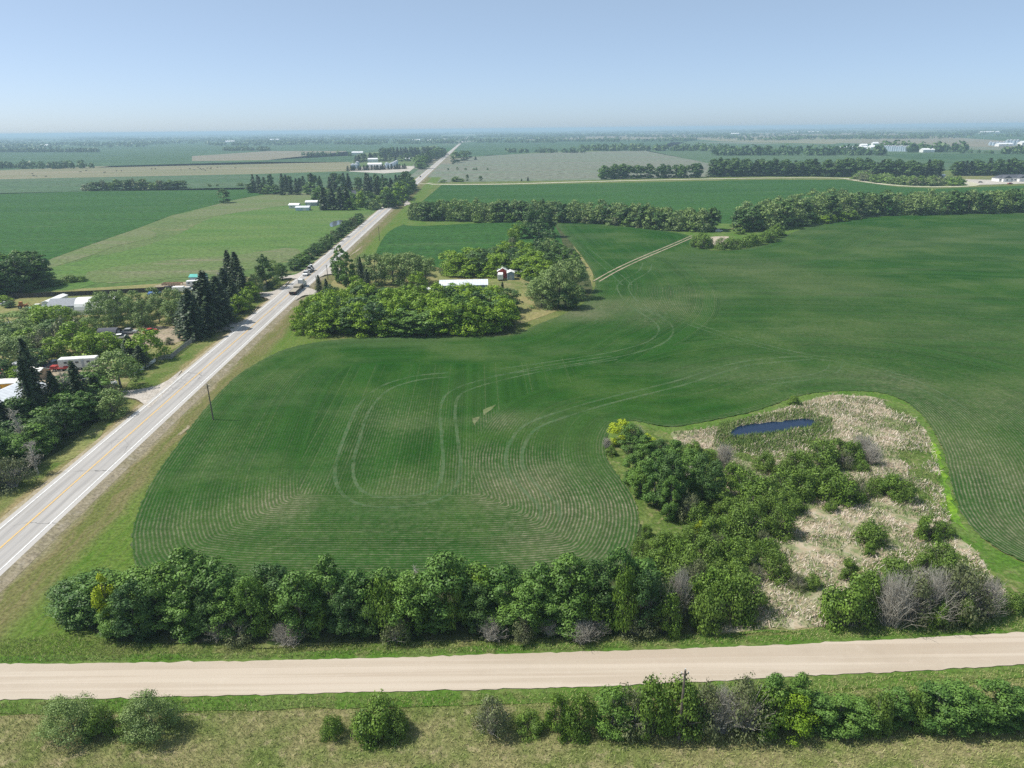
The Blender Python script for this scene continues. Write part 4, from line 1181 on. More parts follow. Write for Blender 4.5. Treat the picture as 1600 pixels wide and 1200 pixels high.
# --- yard trees on the left
yd = [at('dark', 105, 610, 585, 20), at('bright', 128, 535, 505, 22), at('willow', 0, 548, 515, 28), at('bright', 30, 600, 575, 20), at('willow', 140, 525, 498, 22), at('dark', 85, 530, 500, 22), at('shrub', 200, 585, 560, 22), at('bright', 62, 500, 478, 20), at('willow', 38, 530, 500, 24), at('bright', 312, 500, 478, 12), at('willow', 335, 480, 455, 13), at('dark', 352, 500, 465, 14), at('bright', 385, 482, 455, 13), at('dark', 325, 490, 462, 14),
      at('willow', 190, 608, 550, 36), at('willow', 160, 612, 565, 24), at('bright', 232, 562, 516, 24), at('spruce', 206, 563, 524, 18), at('spruce', 222, 575, 540, 16), at('greyshrub', 170, 625, 600, 18),
      at('bright', 142, 560, 520, 26), at('bright', 165, 555, 522, 24), at('bright', 120, 548, 505, 24), at('greyshrub', 110, 540, 498, 26), at('bright', 90, 560, 528, 20), at('bright', 75, 515, 480, 26), at('bright', 98, 505, 478, 22), at('willow', 60, 540, 510, 24),
      at('willow', 20, 520, 490, 34), at('willow', 50, 510, 482, 26), at('dark', -10, 540, 500, 30), at('willow', 10, 575, 528, 32), at('willow', 35, 560, 525, 26), at('bright', 45, 545, 515, 20), at('greyshrub', 68, 555, 518, 24), at('dark', 60, 575, 545, 18), at('bright', 5, 472, 462, 12), at('dark', 15, 480, 470, 10),
      at('willow', 122, 505, 487, 14), at('shrub', 175, 545, 528, 18), at('bright', 185, 550, 530, 16), at('dark', 5, 600, 560, 22)]
for i, (x, y) in enumerate(((158, 508), (180, 512), (205, 508), (228, 512), (250, 504), (272, 510), (290, 504), (215, 498), (245, 492), (275, 492), (190, 496), (165, 498))):
    yd.append(at('willow', x, y, y - 42, 19))
yd += [at('spruce', 305, 528, 452, 27), at('spruce', 296, 520, 462, 23), at('spruce', 330, 516, 424, 31), at('spruce', 318, 512, 440, 26), at('spruce', 346, 506, 432, 27), at('spruce', 338, 500, 440, 25), at('spruce', 364, 462, 392, 18), at('spruce', 375, 464, 394, 20), at('spruce', 356, 480, 420, 23), at('spruce', 368, 488, 440, 20), at('spruce', 382, 470, 425, 16),
       at('bright', 392, 470, 442, 15), at('willow', 402, 462, 430, 15), at('bright', 375, 492, 462, 14), at('dark', 418, 452, 398, 14), at('willow', 408, 452, 415, 12), at('willow', 430, 446, 408, 13), at('greyshrub', 350, 462, 430, 14), at('greyshrub', 398, 446, 428, 11), at('baretree', 345, 452, 425, 10), at('dark', 442, 438, 412, 9), at('greyshrub', 265, 538, 528, 8)]
plants('in the yards left of the highway', yd, 'yard trees left of the highway')
# --- hedgerow left of the highway
hr = row(['dark', 'dark', 'greyshrub', 'poplar'], [(440, 430), (470, 415), (498, 396), (520, 378), (545, 360), (562, 344)], 22, (5.0, 7.0), (3.0, 4.2), 1, 4, 1.6, 31)
plants('in the hedgerow along the highway', hr, 'small trees of the roadside hedgerow')
hr = row(['dark', 'poplar'], [(-60, 468), (0, 462), (40, 455), (68, 447)], 9, (13, 16), (5, 6.5), 2, 10, 2, 33)
hr += [at('shrub', 110, 441, 431, 12), at('shrub', 125, 440, 432, 10), at('shrub', 92, 446, 438, 11), at('shrub', 80, 438, 430, 8)]
plants('in the dark grove by the left edge', hr, 'dark grove at the left edge')
# --- farmstead grove left of the highway
gv = row(['spruce', 'spruce', 'dark'], [(398, 300), (440, 300), (500, 298), (560, 300), (610, 305), (636, 298)], 30, (13, 19), (4, 5.5), 2, 22, 5, 41)
gv += row(['spruce'], [(505, 328), (545, 328)], 9, (15, 20), (4.0, 5.0), 1, 10, 2, 42)
gv += row(['dark', 'poplar', 'bright', 'dark'], [(500, 318), (560, 324), (600, 326), (625, 312), (640, 295)], 22, (10, 15), (5, 7), 2, 14, 4, 43)
gv += row(['dark', 'poplar', 'spruce'], [(395, 300), (430, 304), (480, 304)], 11, (9, 14), (4, 6), 1, 12, 5, 44)
gv += [at('willow', 586, 328, 313, 10), at('bright', 548, 328, 310, 10)]
plants('in the farmstead grove left of the highway', gv, 'farmstead grove trees')
hr = row(['greyshrub', 'dark', 'shrub'], [(140, 298), (190, 297), (240, 296), (290, 294)], 24, (7, 11), (6, 8), 1, 8, 3, 51) + [at('dark', 350, 317, 296, 11), at('shrub', 327, 292, 288, 4), at('shrub', 375, 291, 286, 6), at('shrub', 340, 291, 288, 3)]
plants('in the bush line across the left fields', hr, 'bushes across the left fields')
# --- farmyard right of the highway
fy = row(['bright', 'bright', 'dark', 'poplar', 'bright'], [(470, 518), (520, 521), (600, 521), (700, 521), (795, 519)], 18, (7.5, 10.5), (4.2, 5.6), 4, 9.5, 1.8, 61)
fy = [q for q in fy if to_px(q[1])[0] > 484 + (520 - to_px(q[1])[1]) * .62]
fy += [at('bright', 470, 515, 480, 14), at('bright', 478, 505, 470, 14), at('bright', 488, 492, 464, 14), at('bright', 474, 522, 500, 12)]
fy += [at('spruce', 500, 462, 430, 8), at('spruce', 512, 470, 436, 9), at('spruce', 566, 452, 402, 11), at('spruce', 575, 455, 420, 9), at('poplar', 535, 442, 385, 14), at('poplar', 545, 448, 395, 12), at('poplar', 528, 436, 394, 10),
       at('willow', 588, 444, 398, 23), at('willow', 614, 444, 396, 24), at('willow', 642, 444, 396, 25), at('willow', 666, 442, 402, 21), at('willow', 570, 434, 398, 18), at('willow', 603, 430, 397, 21), at('willow', 630, 430, 397, 21), at('willow', 655, 430, 400, 18), at('bright', 652, 452, 425, 14), at('bright', 560, 465, 432, 14), at('spruce', 785, 454, 440, 4)]
fy += row(['bright', 'bright', 'dark'], [(700, 428), (730, 430), (765, 430), (790, 420)], 8, (8, 10.5), (5, 6.5), 2, 16, 3, 62)
fy += row(['bright', 'dark', 'bright'], [(806, 425), (825, 432), (850, 440)], 6, (8, 10), (5, 6), 2, 14, 2, 63)
fy += [at('dark', 832, 372, 322, 15), at('dark', 850, 370, 320, 15), at('dark', 842, 392, 345, 16), at('poplar', 812, 372, 345, 14), at('bright', 803, 385, 352, 12), at('dark', 860, 395, 358, 13), at('greyshrub', 800, 400, 372, 12), at('willow', 858, 412, 374, 18), at('dark', 872, 420, 380, 16), at('dark', 888, 412, 388, 14), at('dark', 860, 430, 395, 16), at('poplar', 880, 430, 392, 16), at('bright', 828, 410, 380, 14), at('poplar', 898, 418, 394, 10), at('bright', 815, 402, 378, 13), at('dark', 845, 415, 382, 14)]
fy += [at('willow', 846, 480, 435, 26), at('willow', 872, 481, 416, 29), at('willow', 893, 466, 406, 26), at('willow', 901, 456, 412, 20), at('willow', 862, 462, 420, 27), at('willow', 840, 464, 436, 19), at('willow', 880, 455, 408, 24), at('dark', 884, 482, 452, 18), at('dark', 828, 450, 432, 10)]
plants('around the farmyard right of the highway', fy, 'farmyard trees right of the highway')
# --- long shelterbelts behind the crop
sb = row(['willow', 'willow', 'dark'], [(648, 344), (760, 346), (870, 347), (960, 351), (1050, 360), (1112, 362)], 36, (11.5, 14.5), (5.2, 6.6), 2, 9, 1.5, 71)
sb += row(['shrub', 'greyshrub'], [(745, 348), (860, 347), (930, 350), (1000, 356), (1090, 362)], 15, (4.5, 6.5), (3.5, 5), 1, 4, 2, 72)
plants('in the middle shelterbelt behind the crop', sb, 'middle shelterbelt')
sb = row(['willow', 'willow', 'dark'], [(1152, 362), (1200, 360), (1245, 352), (1290, 345), (1345, 338), (1440, 335), (1540, 333), (1640, 330), (1720, 328)], 40, (13, 17), (6, 7.6), 2, 11, 2, 73)
sb += row(['willow'], [(1180, 345), (1240, 335), (1300, 326), (1330, 326)], 9, (13, 16), (6, 8), 1, 11, 2, 74)
sb += row(['shrub', 'greyshrub', 'bright'], [(1250, 353), (1290, 348), (1345, 341)], 7, (5, 7), (4, 5), 1, 4, 2, 75) + row(['shrub'], [(1128, 390), (1160, 385), (1195, 378), (1218, 366)], 11, (5, 6.5), (4.2, 5.2), 1, 4, 1, 76)
sb += [at('shrub', 1096, 388, 366, 12), at('shrub', 1086, 386, 370, 9), at('shrub', 1104, 386, 368, 10), at('greyshrub', 1214, 362, 352, 9), at('shrub', 1156, 366, 356, 8)]
plants('in the right shelterbelt behind the crop', sb, 'right shelterbelt')
# --- rows beyond the far gravel road
fr = row(['dark', 'dark', 'poplar'], [(942, 280), (960, 279), (1030, 278), (1095, 277)], 26, (14, 18), (6, 8), 1, 12, 4, 81)
fr += row(['dark', 'dark', 'spruce'], [(1115, 276), (1200, 275), (1330, 276), (1400, 277), (1465, 278)], 58, (15, 22), (7, 9), 2, 16, 5, 82)
fr += row(['shrub', 'greyshrub', 'willow'], [(1340, 281), (1390, 287), (1440, 290), (1495, 289)], 26, (6, 9), (6, 9), 2, 25, 6, 83)
fr += row(['dark', 'spruce'], [(1490, 275), (1550, 274), (1620, 272), (1700, 270)], 22, (15, 20), (7, 9), 2, 14, 5, 84)
fr += [at('dark', 730, 283, 273, 3), at('dark', 751, 283, 275, 3.5), at('shrub', 712, 284, 277, 8), at('shrub', 720, 284, 279, 6), at('shrub', 693, 285, 281, 6), at('spruce', 825, 283, 276, 2.5), at('spruce', 815, 283, 279, 2),
       at('dark', 712, 254, 238, 8), at('dark', 724, 251, 236, 9), at('dark', 730, 247, 236, 8), at('dark', 708, 256, 244, 4), at('spruce', 743, 250, 245, 3)]
plants('beyond the far gravel road', fr, 'trees beyond the far gravel road')
# --- far farm rows left of the highway
fl = row(['spruce'], [(545, 267), (580, 266), (632, 264)], 24, (7, 9), (3.5, 4.5), 1, 10, 2, 91)
fl += row(['spruce', 'spruce', 'dark'], [(596, 246), (640, 245), (685, 243)], 30, (17, 23), (6, 8), 2, 20, 6, 92)
fl += row(['dark', 'spruce', 'poplar'], [(655, 265), (665, 256), (678, 250), (692, 243)], 12, (15, 22), (8, 11), 2, 20, 6, 93)
fl += row(['dark', 'spruce'], [(556, 254), (575, 252), (600, 252), (650, 252)], 16, (12, 18), (6, 8), 1, 20, 6, 94)
plants('around the far farm left of the highway', fl, 'trees around the far farm')

# --- far woods that read as one mass
FARV = {}
def wood(px0, px1, y, hm=14, depth=60, seed=0, label=None, sp=9.0, cat='wood'):
    a, b = G(px0, y), G(px1, y + (0 if px1 > px0 else 0))
    if isinstance(y, tuple): pass
    rng = np.random.default_rng(seed + 500)
    L = (b - a).length; n = int(max(6, min(400, L * depth / sp / 42)))
    dirv = (a + b) / 2; dirv.z = 0; dirv.normalize()
    f = rng.uniform(0, 1, n); dp = rng.uniform(0, 1, n) * depth * (0.4 + 0.6 * np.sin(f * 9 + seed) ** 2)
    c = np.stack([a.x + (b.x - a.x) * f + dirv.x * dp, a.y + (b.y - a.y) * f + dirv.y * dp], 1)
    hh = hm * rng.uniform(.6, 1.1, n)
    m_ = 26
    k = np.repeat(np.arange(n), m_)
    d = unit(rng, n * m_); d[:, 2] = np.abs(d[:, 2])
    r = hh * .42
    P = np.stack([c[k, 0] + d[:, 0] * r[k], c[k, 1] + d[:, 1] * r[k], hh[k] * (.15 + .85 * d[:, 2] * rng.uniform(.5, 1, n * m_))], 1)
    Nr = d + unit(rng, n * m_) * .5; Nr /= np.linalg.norm(Nr, axis=1)[:, None]
    tn = np.repeat(rng.uniform(0, 1, n), m_) * .6 + rng.uniform(0, .4, n * m_)
    me = leafmesh('wood', P, Nr, np.full(n * m_, hm * .42), tn, 'leaf_dark', rng)
    tag(link('wood', me), label, cat, None, 'stuff')
woods = [(-150, 150, 264, 15, 90, 'dark wood line behind the tan field at far left'), (-150, 155, 238, 16, 160, 'long blue-grey wood at far left'), (350, 424, 236, 16, 90, 'dark block of wood in the left distance'),
         (340, 420, 222, 16, 120, 'wood behind the white barn in the left distance'), (446, 506, 220, 14, 100, 'wood strip left of centre in the distance'), (522, 594, 226, 17, 80, 'dark wood behind the white-roofed barn'), (454, 548, 244, 13, 40, 'low tree line left of the white-roofed barn'), (624, 658, 225, 16, 60, 'small dark wood left of the far highway'),
         (672, 712, 224, 20, 150, 'wood beside the far end of the highway'), (590, 725, 216, 16, 100, 'wood band behind the white farm buildings'), (745, 870, 223, 14, 60, 'thin wood right of the far highway'), (790, 912, 239, 15, 60, 'left part of the wood row behind the grey field'), (905, 1018, 236, 20, 90, 'middle part of the wood row behind the grey field'),
         (812, 1018, 213, 16, 130, 'long wood in the distance right of centre'), (1036, 1088, 220, 16, 120, 'rounded wood in the distance right of centre'), (1018, 1130, 236, 20, 80, 'wood left of the long green spruce belt'), (1110, 1380, 243, 22, 110, 'long green wood in front of the grain bins'), (1105, 1180, 211, 14, 100, 'wood around the far farm at centre right'), (1290, 1448, 217, 17, 110, 'long wood behind the grain bins'),
         (1420, 1510, 238, 24, 90, 'wood right of the grain bins'), (1370, 1425, 236, 26, 60, 'trees behind the grain bins'), (1500, 1560, 240, 10, 40, 'low scrub right of the grain bins'), (1568, 1720, 241, 20, 90, 'wood at the far right edge'), (1500, 1700, 207, 16, 160, 'distant wood at right'), (690, 790, 266, 5, 8, 'low brush line along the grey field'),
         (745, 860, 214, 13, 120, 'wood left of the long distant wood'), (850, 945, 221, 13, 70, 'short wood strip behind the green field')]
for i, (a, b, y, hm, dp, lb) in enumerate(woods): wood(a, b, y, hm, dp, i, lb)
# the horizon: scattered bluffs, together one mass
def far_woods():
    rng = np.random.default_rng(77)
    Ps, Ns, Ss, Ts = [], [], [], []
    for _ in range(1000):
        y = 201.0 + rng.uniform(1.6, 17) ** 1.0
        x = rng.uniform(-500, 2100)
        hy = 200.5 - (x - 800) * 17 / 1600
        yy = hy + 1.3 + 22 * rng.uniform(0, 1) ** 1.5
        g = G(x, yy)
        if abs((g - HA).dot(HN)) < 60: continue
        L = rng.uniform(80, 800) * (1 if yy - hy < 12 else .5); n = int(L / 14)
        f = rng.uniform(-.5, .5, n) * L; dp = rng.uniform(-.5, .5, n) * rng.uniform(30, 160)
        cx = g.x + HN.x * f + HD.x * dp; cy = g.y + HN.y * f + HD.y * dp
        hh = rng.uniform(10, 19, n); m_ = 7
        k = np.repeat(np.arange(n), m_); d = unit(rng, n * m_); d[:, 2] = np.abs(d[:, 2])
        Ps.append(np.stack([cx[k] + d[:, 0] * 9, cy[k] + d[:, 1] * 9, hh[k] * (.2 + .7 * d[:, 2])], 1)); Ns.append(d)
        Ss.append(np.full(n * m_, 11.0)); Ts.append(rng.uniform(0, 1, n * m_))
    me = leafmesh('distant_woods', np.vstack(Ps), np.vstack(Ns), np.concatenate(Ss), np.concatenate(Ts), 'leaf_dark', rng)
    tag(link('distant_woods', me), 'scattered blue woods fading into the haze along the horizon', 'wood', None, 'stuff')
far_woods()

# --- reeds, sedge and tall grass: uncountable
def inside(poly, P):
    ins = np.zeros(len(P), bool)
    A = np.array(poly); B = np.roll(A, -1, 0)
    for a, b in zip(A, B):
        if a[1] == b[1]: continue
        c = ((a[1] > P[:, 1]) != (b[1] > P[:, 1]))
        ins ^= c & (P[:, 0] < (b[0] - a[0]) * (P[:, 1] - a[1]) / (b[1] - a[1]) + a[0])
    return ins
def tufts(name, polys, n, h, w, mat, label, cat, seed, lean=.35, holes=(), clump=None, zb=0.1):
    rng = np.random.default_rng(seed)
    out = []
    ar = []
    for pl in polys:
        q = np.array([(p.x, p.y) for p in (G(*a) for a in pl)])
        ar.append(q)
    tot = sum((q[:, 0].max() - q[:, 0].min()) * (q[:, 1].max() - q[:, 1].min()) for q in ar)
    for q in ar:
        m_ = int(n * (q[:, 0].max() - q[:, 0].min()) * (q[:, 1].max() - q[:, 1].min()) / tot)
        P = np.stack([rng.uniform(q[:, 0].min(), q[:, 0].max(), m_), rng.uniform(q[:, 1].min(), q[:, 1].max(), m_)], 1)
        P = P[inside(q, P)]
        for hl in holes:
            hq = np.array([(p.x, p.y) for p in (G(*a) for a in hl)])
            P = P[~inside(hq, P)]
        if clump:
            v = np.array([mnoise.noise((x * clump[0], y * clump[0], clump[2])) for x, y in P]) + rng.uniform(-.12, .12, len(P))
            P = P[v > clump[1]]
        out.append(P)
    P = np.vstack(out); k = len(P)
    a = rng.uniform(0, 2 * np.pi, k); hh = h * rng.uniform(.5, 1.25, k); ww = w * rng.uniform(.5, 1.3, k)
    lx = rng.normal(0, lean, k) * hh + .12 * hh; ly = rng.normal(0, lean, k) * hh
    c = np.cos(a) * ww / 2; s = np.sin(a) * ww / 2
    V = np.stack([np.stack([P[:, 0] - c, P[:, 1] - s, np.full(k, zb)], 1), np.stack([P[:, 0] + c, P[:, 1] + s, np.full(k, zb)], 1), np.stack([P[:, 0] + lx + c * .5, P[:, 1] + ly + s * .5, zb + hh], 1), np.stack([P[:, 0] + lx - c * .5, P[:, 1] + ly - s * .5, zb + hh * .95], 1)], 1).reshape(-1, 3)
    me = mesh_np(name, V, np.arange(4 * k).reshape(k, 4), [mat], attrs={'tone': np.repeat(rng.uniform(0, 1, k), 4)})
    tag(link(name, me), label, cat, None, 'stuff')
POND = [(1141, 679), (1152, 668.5), (1180, 663.5), (1250, 656), (1268, 657), (1275, 662), (1266, 666.5), (1200, 677.5), (1145, 683)]
tufts('reeds', [MARSH], 70000, .55, .11, 'reed', 'dry tan reeds flattened over the marsh', 'reeds', 1, .6, (POND,), (0.16, -0.16, 3.1))
tufts('sedge', [MARSH], 90000, .50, .10, 'sedge', 'green sedge tufts growing through the dry marsh reeds', 'sedge', 2, .3, (POND,), (0.22, -0.06, 9.3))
tufts('pond_reeds', [[(1112, 700), (1125, 664), (1180, 652), (1250, 640), (1300, 655), (1300, 672), (1250, 700), (1180, 712)]], 16000, .75, .12, 'sedge', 'tall green reeds standing round the pond', 'reeds', 3, .2, (POND,))
tufts('tall_grass', [[(0, 1000), (120, 990), (200, 1008), (400, 1012), (650, 1006), (850, 999), (1200, 988), (1600, 964), (1600, 985), (1200, 1005), (850, 1018), (400, 1030), (0, 1036)]], 36000, .26, .06, 'grass_blade', 'tall mixed grass between the tree row and the gravel road', 'grass', 4, .4)
tufts('tall_grass', [[(-60, 1100), (400, 1092), (850, 1082), (1200, 1066), (1650, 1043), (1650, 1230), (-60, 1230)]], 72000, .26, .06, 'grass_blade', 'tall mixed grass below the gravel road', 'grass', 5, .4)
#PART4
# ================================================================== THINGS
PR = HROT - math.pi / 2                       # across the highway
def s_of(p): return (p - HA).dot(HD)

def wheels(root, xs, y, r=.36, w=.26, name='wheel'):
    for x in xs:
        for sy in (-1, 1):
            t = MB().cyl_y((0, 0, 0), r, w, 16).build('wheel', ['rubber'], root, (x, sy * y, r), smooth=False)
            MB().cyl_y((0, sy * (w / 2 + .01), 0), r * .55, .03, 10).build('rim', ['steel'], t)
def car(p, rz, paint, label, kind='sedan', group=None, z=0.05, name='parked_car', cat='car'):
    root = empty(name, (p.x, p.y, z), rz)
    if kind == 'sedan':
        prof = [(-2.25, .35), (-2.3, .75), (-2.15, .95), (-1.0, 1.0), (1.0, .95), (2.1, .78), (2.25, .6), (2.25, .35)]
        cab = [(-1.75, .98), (-1.15, 1.42), (.35, 1.42), (1.15, .96)]
        L2 = 2.25; W = .9
    elif kind == 'suv':
        prof = [(-2.35, .4), (-2.4, .95), (-2.3, 1.12), (1.0, 1.12), (2.2, 1.0), (2.4, .75), (2.4, .4)]
        cab = [(-2.25, 1.1), (-2.0, 1.72), (.4, 1.72), (1.15, 1.1)]
        L2 = 2.4; W = .95
    else:
        prof = [(-2.8, .5), (-2.8, 1.12), (-.9, 1.12), (-.9, 1.15), (1.2, 1.15), (2.7, 1.08), (2.85, .85), (2.85, .45)]
        cab = [(-1.0, 1.13), (-.9, 1.82), (.65, 1.82), (1.35, 1.13)]
        L2 = 2.8; W = 1.0
    MB().prism_y(prof, -W, W).build('body', [paint], root, bevel=.06)
    MB().prism_y([(a, b) for a, b in cab], -W, W, narrow=lambda z_: 1.0 - max(0, z_ - 1.0) * .22).build('window', ['glass'], root, bevel=.03)
    top = max(b for a, b in cab)
    xs = [a for a, b in cab if b == top]
    MB().box(((xs[0] + xs[1]) / 2, 0, top + .03), (abs(xs[1] - xs[0]) + .1, W * 1.66, .07)).build('roof', [paint], root, bevel=.02)
    if kind == 'pickup':
        MB().box((-1.9, 0, 1.125), (1.6, 1.6, .03)).build('cargo_bed', ['black_paint'], root)
        for yy in (-.93, .93): MB().box((-1.85, yy, 1.2), (1.85, .12, .14)).build('bed_rail', [paint], root)
    wheels(root, (-L2 * .62, L2 * .62), W - .12, .36 if kind == 'sedan' else .4)
    for sy in (-1, 1):
        MB().box((L2 + .0, sy * W * .68, .72), (.08, .34, .16)).build('headlight', ['lamp_clear'], root)
        MB().box((-L2 - .03, sy * W * .78, .82), (.08, .24, .18)).build('tail_light', ['lamp_red'], root)
    return tag(root, label, cat, group)

def gable(name, p, rz, L, W, H, rh, wall, roof, label, cat, over=.4, doors=(), wins=(), group=None, half=None):
    root = empty(name, (p.x, p.y, 0.05), rz)
    MB().prism_x([(-W / 2, -.1), (W / 2, -.1), (W / 2, H), (0, H + rh - .03), (-W / 2, H)], -L / 2, L / 2).build('wall', [wall], root)
    k = rh / (W / 2); o = over
    pr = [(-W / 2 - o, H - o * k + .03), (0, H + rh + .03), (W / 2 + o, H - o * k + .03), (W / 2 + o, H - o * k + .22), (0, H + rh + .24), (-W / 2 - o, H - o * k + .22)]
    MB().prism_x(pr, -L / 2 - o, L / 2 + o).build('roof', [roof], root)
    for side, x, w, h_ in doors:              # side -1 = towards -y (camera side)
        if side in (-1, 1): MB().box((x, side * (W / 2 + .03), h_ / 2), (w, .08, h_)).build('door', ['off_white'], root)
        else: MB().box(((L / 2 + .03) * (1 if side == 2 else -1), x, h_ / 2), (.08, w, h_)).build('door', ['grey_paint'], root)
    for side, x, z, w, h_ in wins:
        f = MB().box((x, side * (W / 2 + .02), z), (w + .2, .06, h_ + .2)).build('window', ['white_paint'], root)
        MB().box((x, side * (W / 2 + .055), z), (w, .05, h_)).build('pane', ['glass'], f)
    return tag(root, label, cat, group)
def arch(name, p, rz, L, W, H, mat, endmat, label, cat='shed'):
    root = empty(name, (p.x, p.y, 0.05), rz)
    n = 14
    o = [(-W / 2 * math.cos(math.pi * i / n), H * math.sin(math.pi * i / n) ** .75) for i in range(n + 1)]
    i_ = [(y * .97, max(z - .12, -.05)) for y, z in o][::-1]
    MB().prism_x(o + i_, -L / 2, L / 2).build('cover', [mat], root)
    for sx in (-1, 1):
        MB().prism_x([(y * .96, z * .96) for y, z in o], sx * (L / 2 - .25), sx * (L / 2 - .15)).build('end_wall', [endmat], root)
    MB().box((L / 2 - .1, 0, H * .35), (.06, W * .35, H * .68)).build('door', ['grey_paint'], root)
    return tag(root, label, cat)
def grain_bin(p, r, h, label, group):
    root = empty('grain_bin', (p.x, p.y, 0.05), random.uniform(0, 6))
    MB().tube([(0, 0, -.1), (0, 0, h)], r, 20).build('wall', ['bin_steel'], root)
    MB().tube([(0, 0, h - .02), (0, 0, h + r * .5)], [r * 1.05, r * .12], 20).tube([(0, 0, h + r * .5), (0, 0, h + r * .5 + .35)], r * .13, 10).build('roof', ['silver'], root)
    MB().box((r + .02, 0, 1.1), (.1, .9, 1.9)).build('door', ['white_paint'], root)
    return tag(root, label, 'grain bin', group)
def fence(name, line, h, mat, label, post=2.4, board='solid', cat='fence', zb=.03):
    root = empty(name, tuple(G(*line[0])), 0)
    L = [G(*q) for q in line]
    b = MB(); o = L[0]
    pts = []
    for a, c in zip(L, L[1:]):
        n = max(1, int((c - a).length / post))
        pts += [a.lerp(c, i / n) for i in range(n)]
    pts.append(L[-1])
    for a, c in zip(pts, pts[1:]):
        d = c - a; l = d.length; rz = math.atan2(d.y, d.x); m_ = (a + c) / 2 - o
        if board == 'solid': b.box((m_.x, m_.y, h * .52 + zb), (l - .1, .05, h * .9), rz=rz)
        elif board == 'rail':
            for k in (.35, .65, .93): b.box((m_.x, m_.y, h * k + zb), (l, .05, .16), rz=rz)
        elif board == 'picket':
            for k in (.3, .85): b.box((m_.x, m_.y, h * k + zb), (l, .05, .12), rz=rz)
            for j in range(int(l / .3)):
                q = a.lerp(c, (j + .5) / max(1, int(l / .3))) - o
                b.box((q.x, q.y, h * .5 + zb), (.14, .09, h * .98), rz=rz)
    b.build('boards', [mat], root)
    step = max(1, len(pts) // 95 + (1 if len(pts) > 95 else 0))
    for q in pts[::step]:
        q = q - o
        MB().box((q.x, q.y, h / 2 + zb - .1), (.16, .16, h + .25)).build('post', [mat], root)
    return tag(root, label, cat)

# --- utility poles
def pole(p, h, label, trans=False, arm=0.0):
    root = empty('utility_pole', (p.x, p.y, 0.0), PR + arm)
    MB().tube([(0, 0, -.4), (0, 0, h)], [.17, .11], 10).build('pole', ['pole_wood'], root)
    MB().box((0, 0, h - .5), (0.8, .07, .07)).build('crossarm', ['pole_wood'], root)
    for x in (-.36, 0, .36):
        MB().tube([(x, 0, h - .44 if x else h), (x, 0, h - .24 if x else h + .2)], [.05, .07], 8).build('insulator', ['insulator'], root)
    if trans:
        MB().tube([(.32, 0, h - 2.4), (.32, 0, h - 1.5)], .24, 12).build('transformer', ['silver'], root)
    return tag(root, label, 'utility pole', 'utility poles')
pole(G(333.5, 657), height_to(G(333.5, 657), 600), 'tall wooden utility pole on the grass beside the crop at lower left')
pole(G(496.5, 459), height_to(G(496.5, 459), 431), 'wooden utility pole carrying a grey transformer near the flatbed truck', True)
pole(G(512.5, 437), height_to(G(512.5, 437), 414), 'wooden utility pole beside the upper farm driveway')
pole(G(593, 376), height_to(G(593, 376), 354), 'distant wooden utility pole right of the highway below the shelterbelt')
pole(G(1060, 1156), height_to(G(1060, 1156), 1047), 'weathered wooden utility pole standing in the hedge below the gravel road')

# --- vehicles on the highway
def semi():
    s0 = s_of(G(453, 464))
    p = hw(2.05, s0, 0.64)
    root = empty('flatbed_truck', tuple(p), HROT)
    MB().box((6.7, 0, 1.35), (13.4, 2.6, .18)).build('trailer_deck', ['deck_timber'], root, bevel=.02)
    MB().box((6.7, 0, 1.02), (12.6, 1.0, .42)).build('trailer_frame', ['black_paint'], root)
    for yy in (-1.32, 1.32): MB().box((6.7, yy, 1.33), (13.4, .06, .3)).build('side_rail', ['black_paint'], root)
    MB().box((-.03, 0, 1.0), (.1, 2.5, .9)).build('rear_bumper', ['black_paint'], root)
    MB().box((9.9, 0, 1.75), (5.4, 2.5, .55)).box((9.9, 0, 2.04), (5.1, 2.1, .06)).build('cargo', ['deck_timber'], root, bevel=.03)
    for sy in (-1, 1): MB().box((-.1, sy * .95, .95), (.06, .35, .16)).build('tail_light', ['lamp_red'], root)
    for x in (1.2, 2.5):
        for sy in (-1, 1):
            t = MB().cyl_y((0, 0, 0), .5, .5, 16).build('wheel', ['rubber'], root, (x, sy * 1.0, .5))
            MB().cyl_y((0, sy * .26, 0), .26, .03, 10).build('rim', ['steel'], t)
    MB().box((16.4, 0, .85), (7.0, .9, .3)).build('chassis', ['black_paint'], root)
    cabp = [(14.6, .9), (14.6, 3.3), (15.0, 3.55), (16.9, 3.2), (17.3, 2.2), (19.3, 1.95), (19.6, 1.2), (19.6, .8), (14.6, .8)]
    MB().prism_y(cabp, -1.15, 1.15, narrow=lambda z_: 1 - max(0, z_ - 1.8) * .06).build('cab', ['white_paint'], root, bevel=.1)
    MB().prism_y([(16.98, 3.1), (17.05, 3.1), (17.4, 2.3), (17.3, 2.3)], -.98, .98).build('windscreen', ['glass'], root)
    for sy in (-1, 1):
        MB().box((16.3, sy * 1.09, 2.55), (.8, .06, .65)).build('side_window', ['glass'], root)
        MB().tube([(14.4, sy * 1.0, 1.0), (14.4, sy * 1.0, 3.7)], .09, 8).build('exhaust_stack', ['steel'], root)
        MB().tube([(15.2, sy * 1.25, .9), (16.5, sy * 1.25, .9)], .32, 12).build('fuel_tank', ['steel'], root)
    for x in (13.2, 14.5, 18.6):
        for sy in (-1, 1):
            t = MB().cyl_y((0, 0, 0), .5, .45, 16).build('wheel', ['rubber'], root, (x, sy * 1.0, .5))
            MB().cyl_y((0, sy * .24, 0), .26, .03, 10).build('rim', ['steel'], t)
    tag(root, 'long flatbed truck with a white cab driving away up the highway', 'truck')
semi()
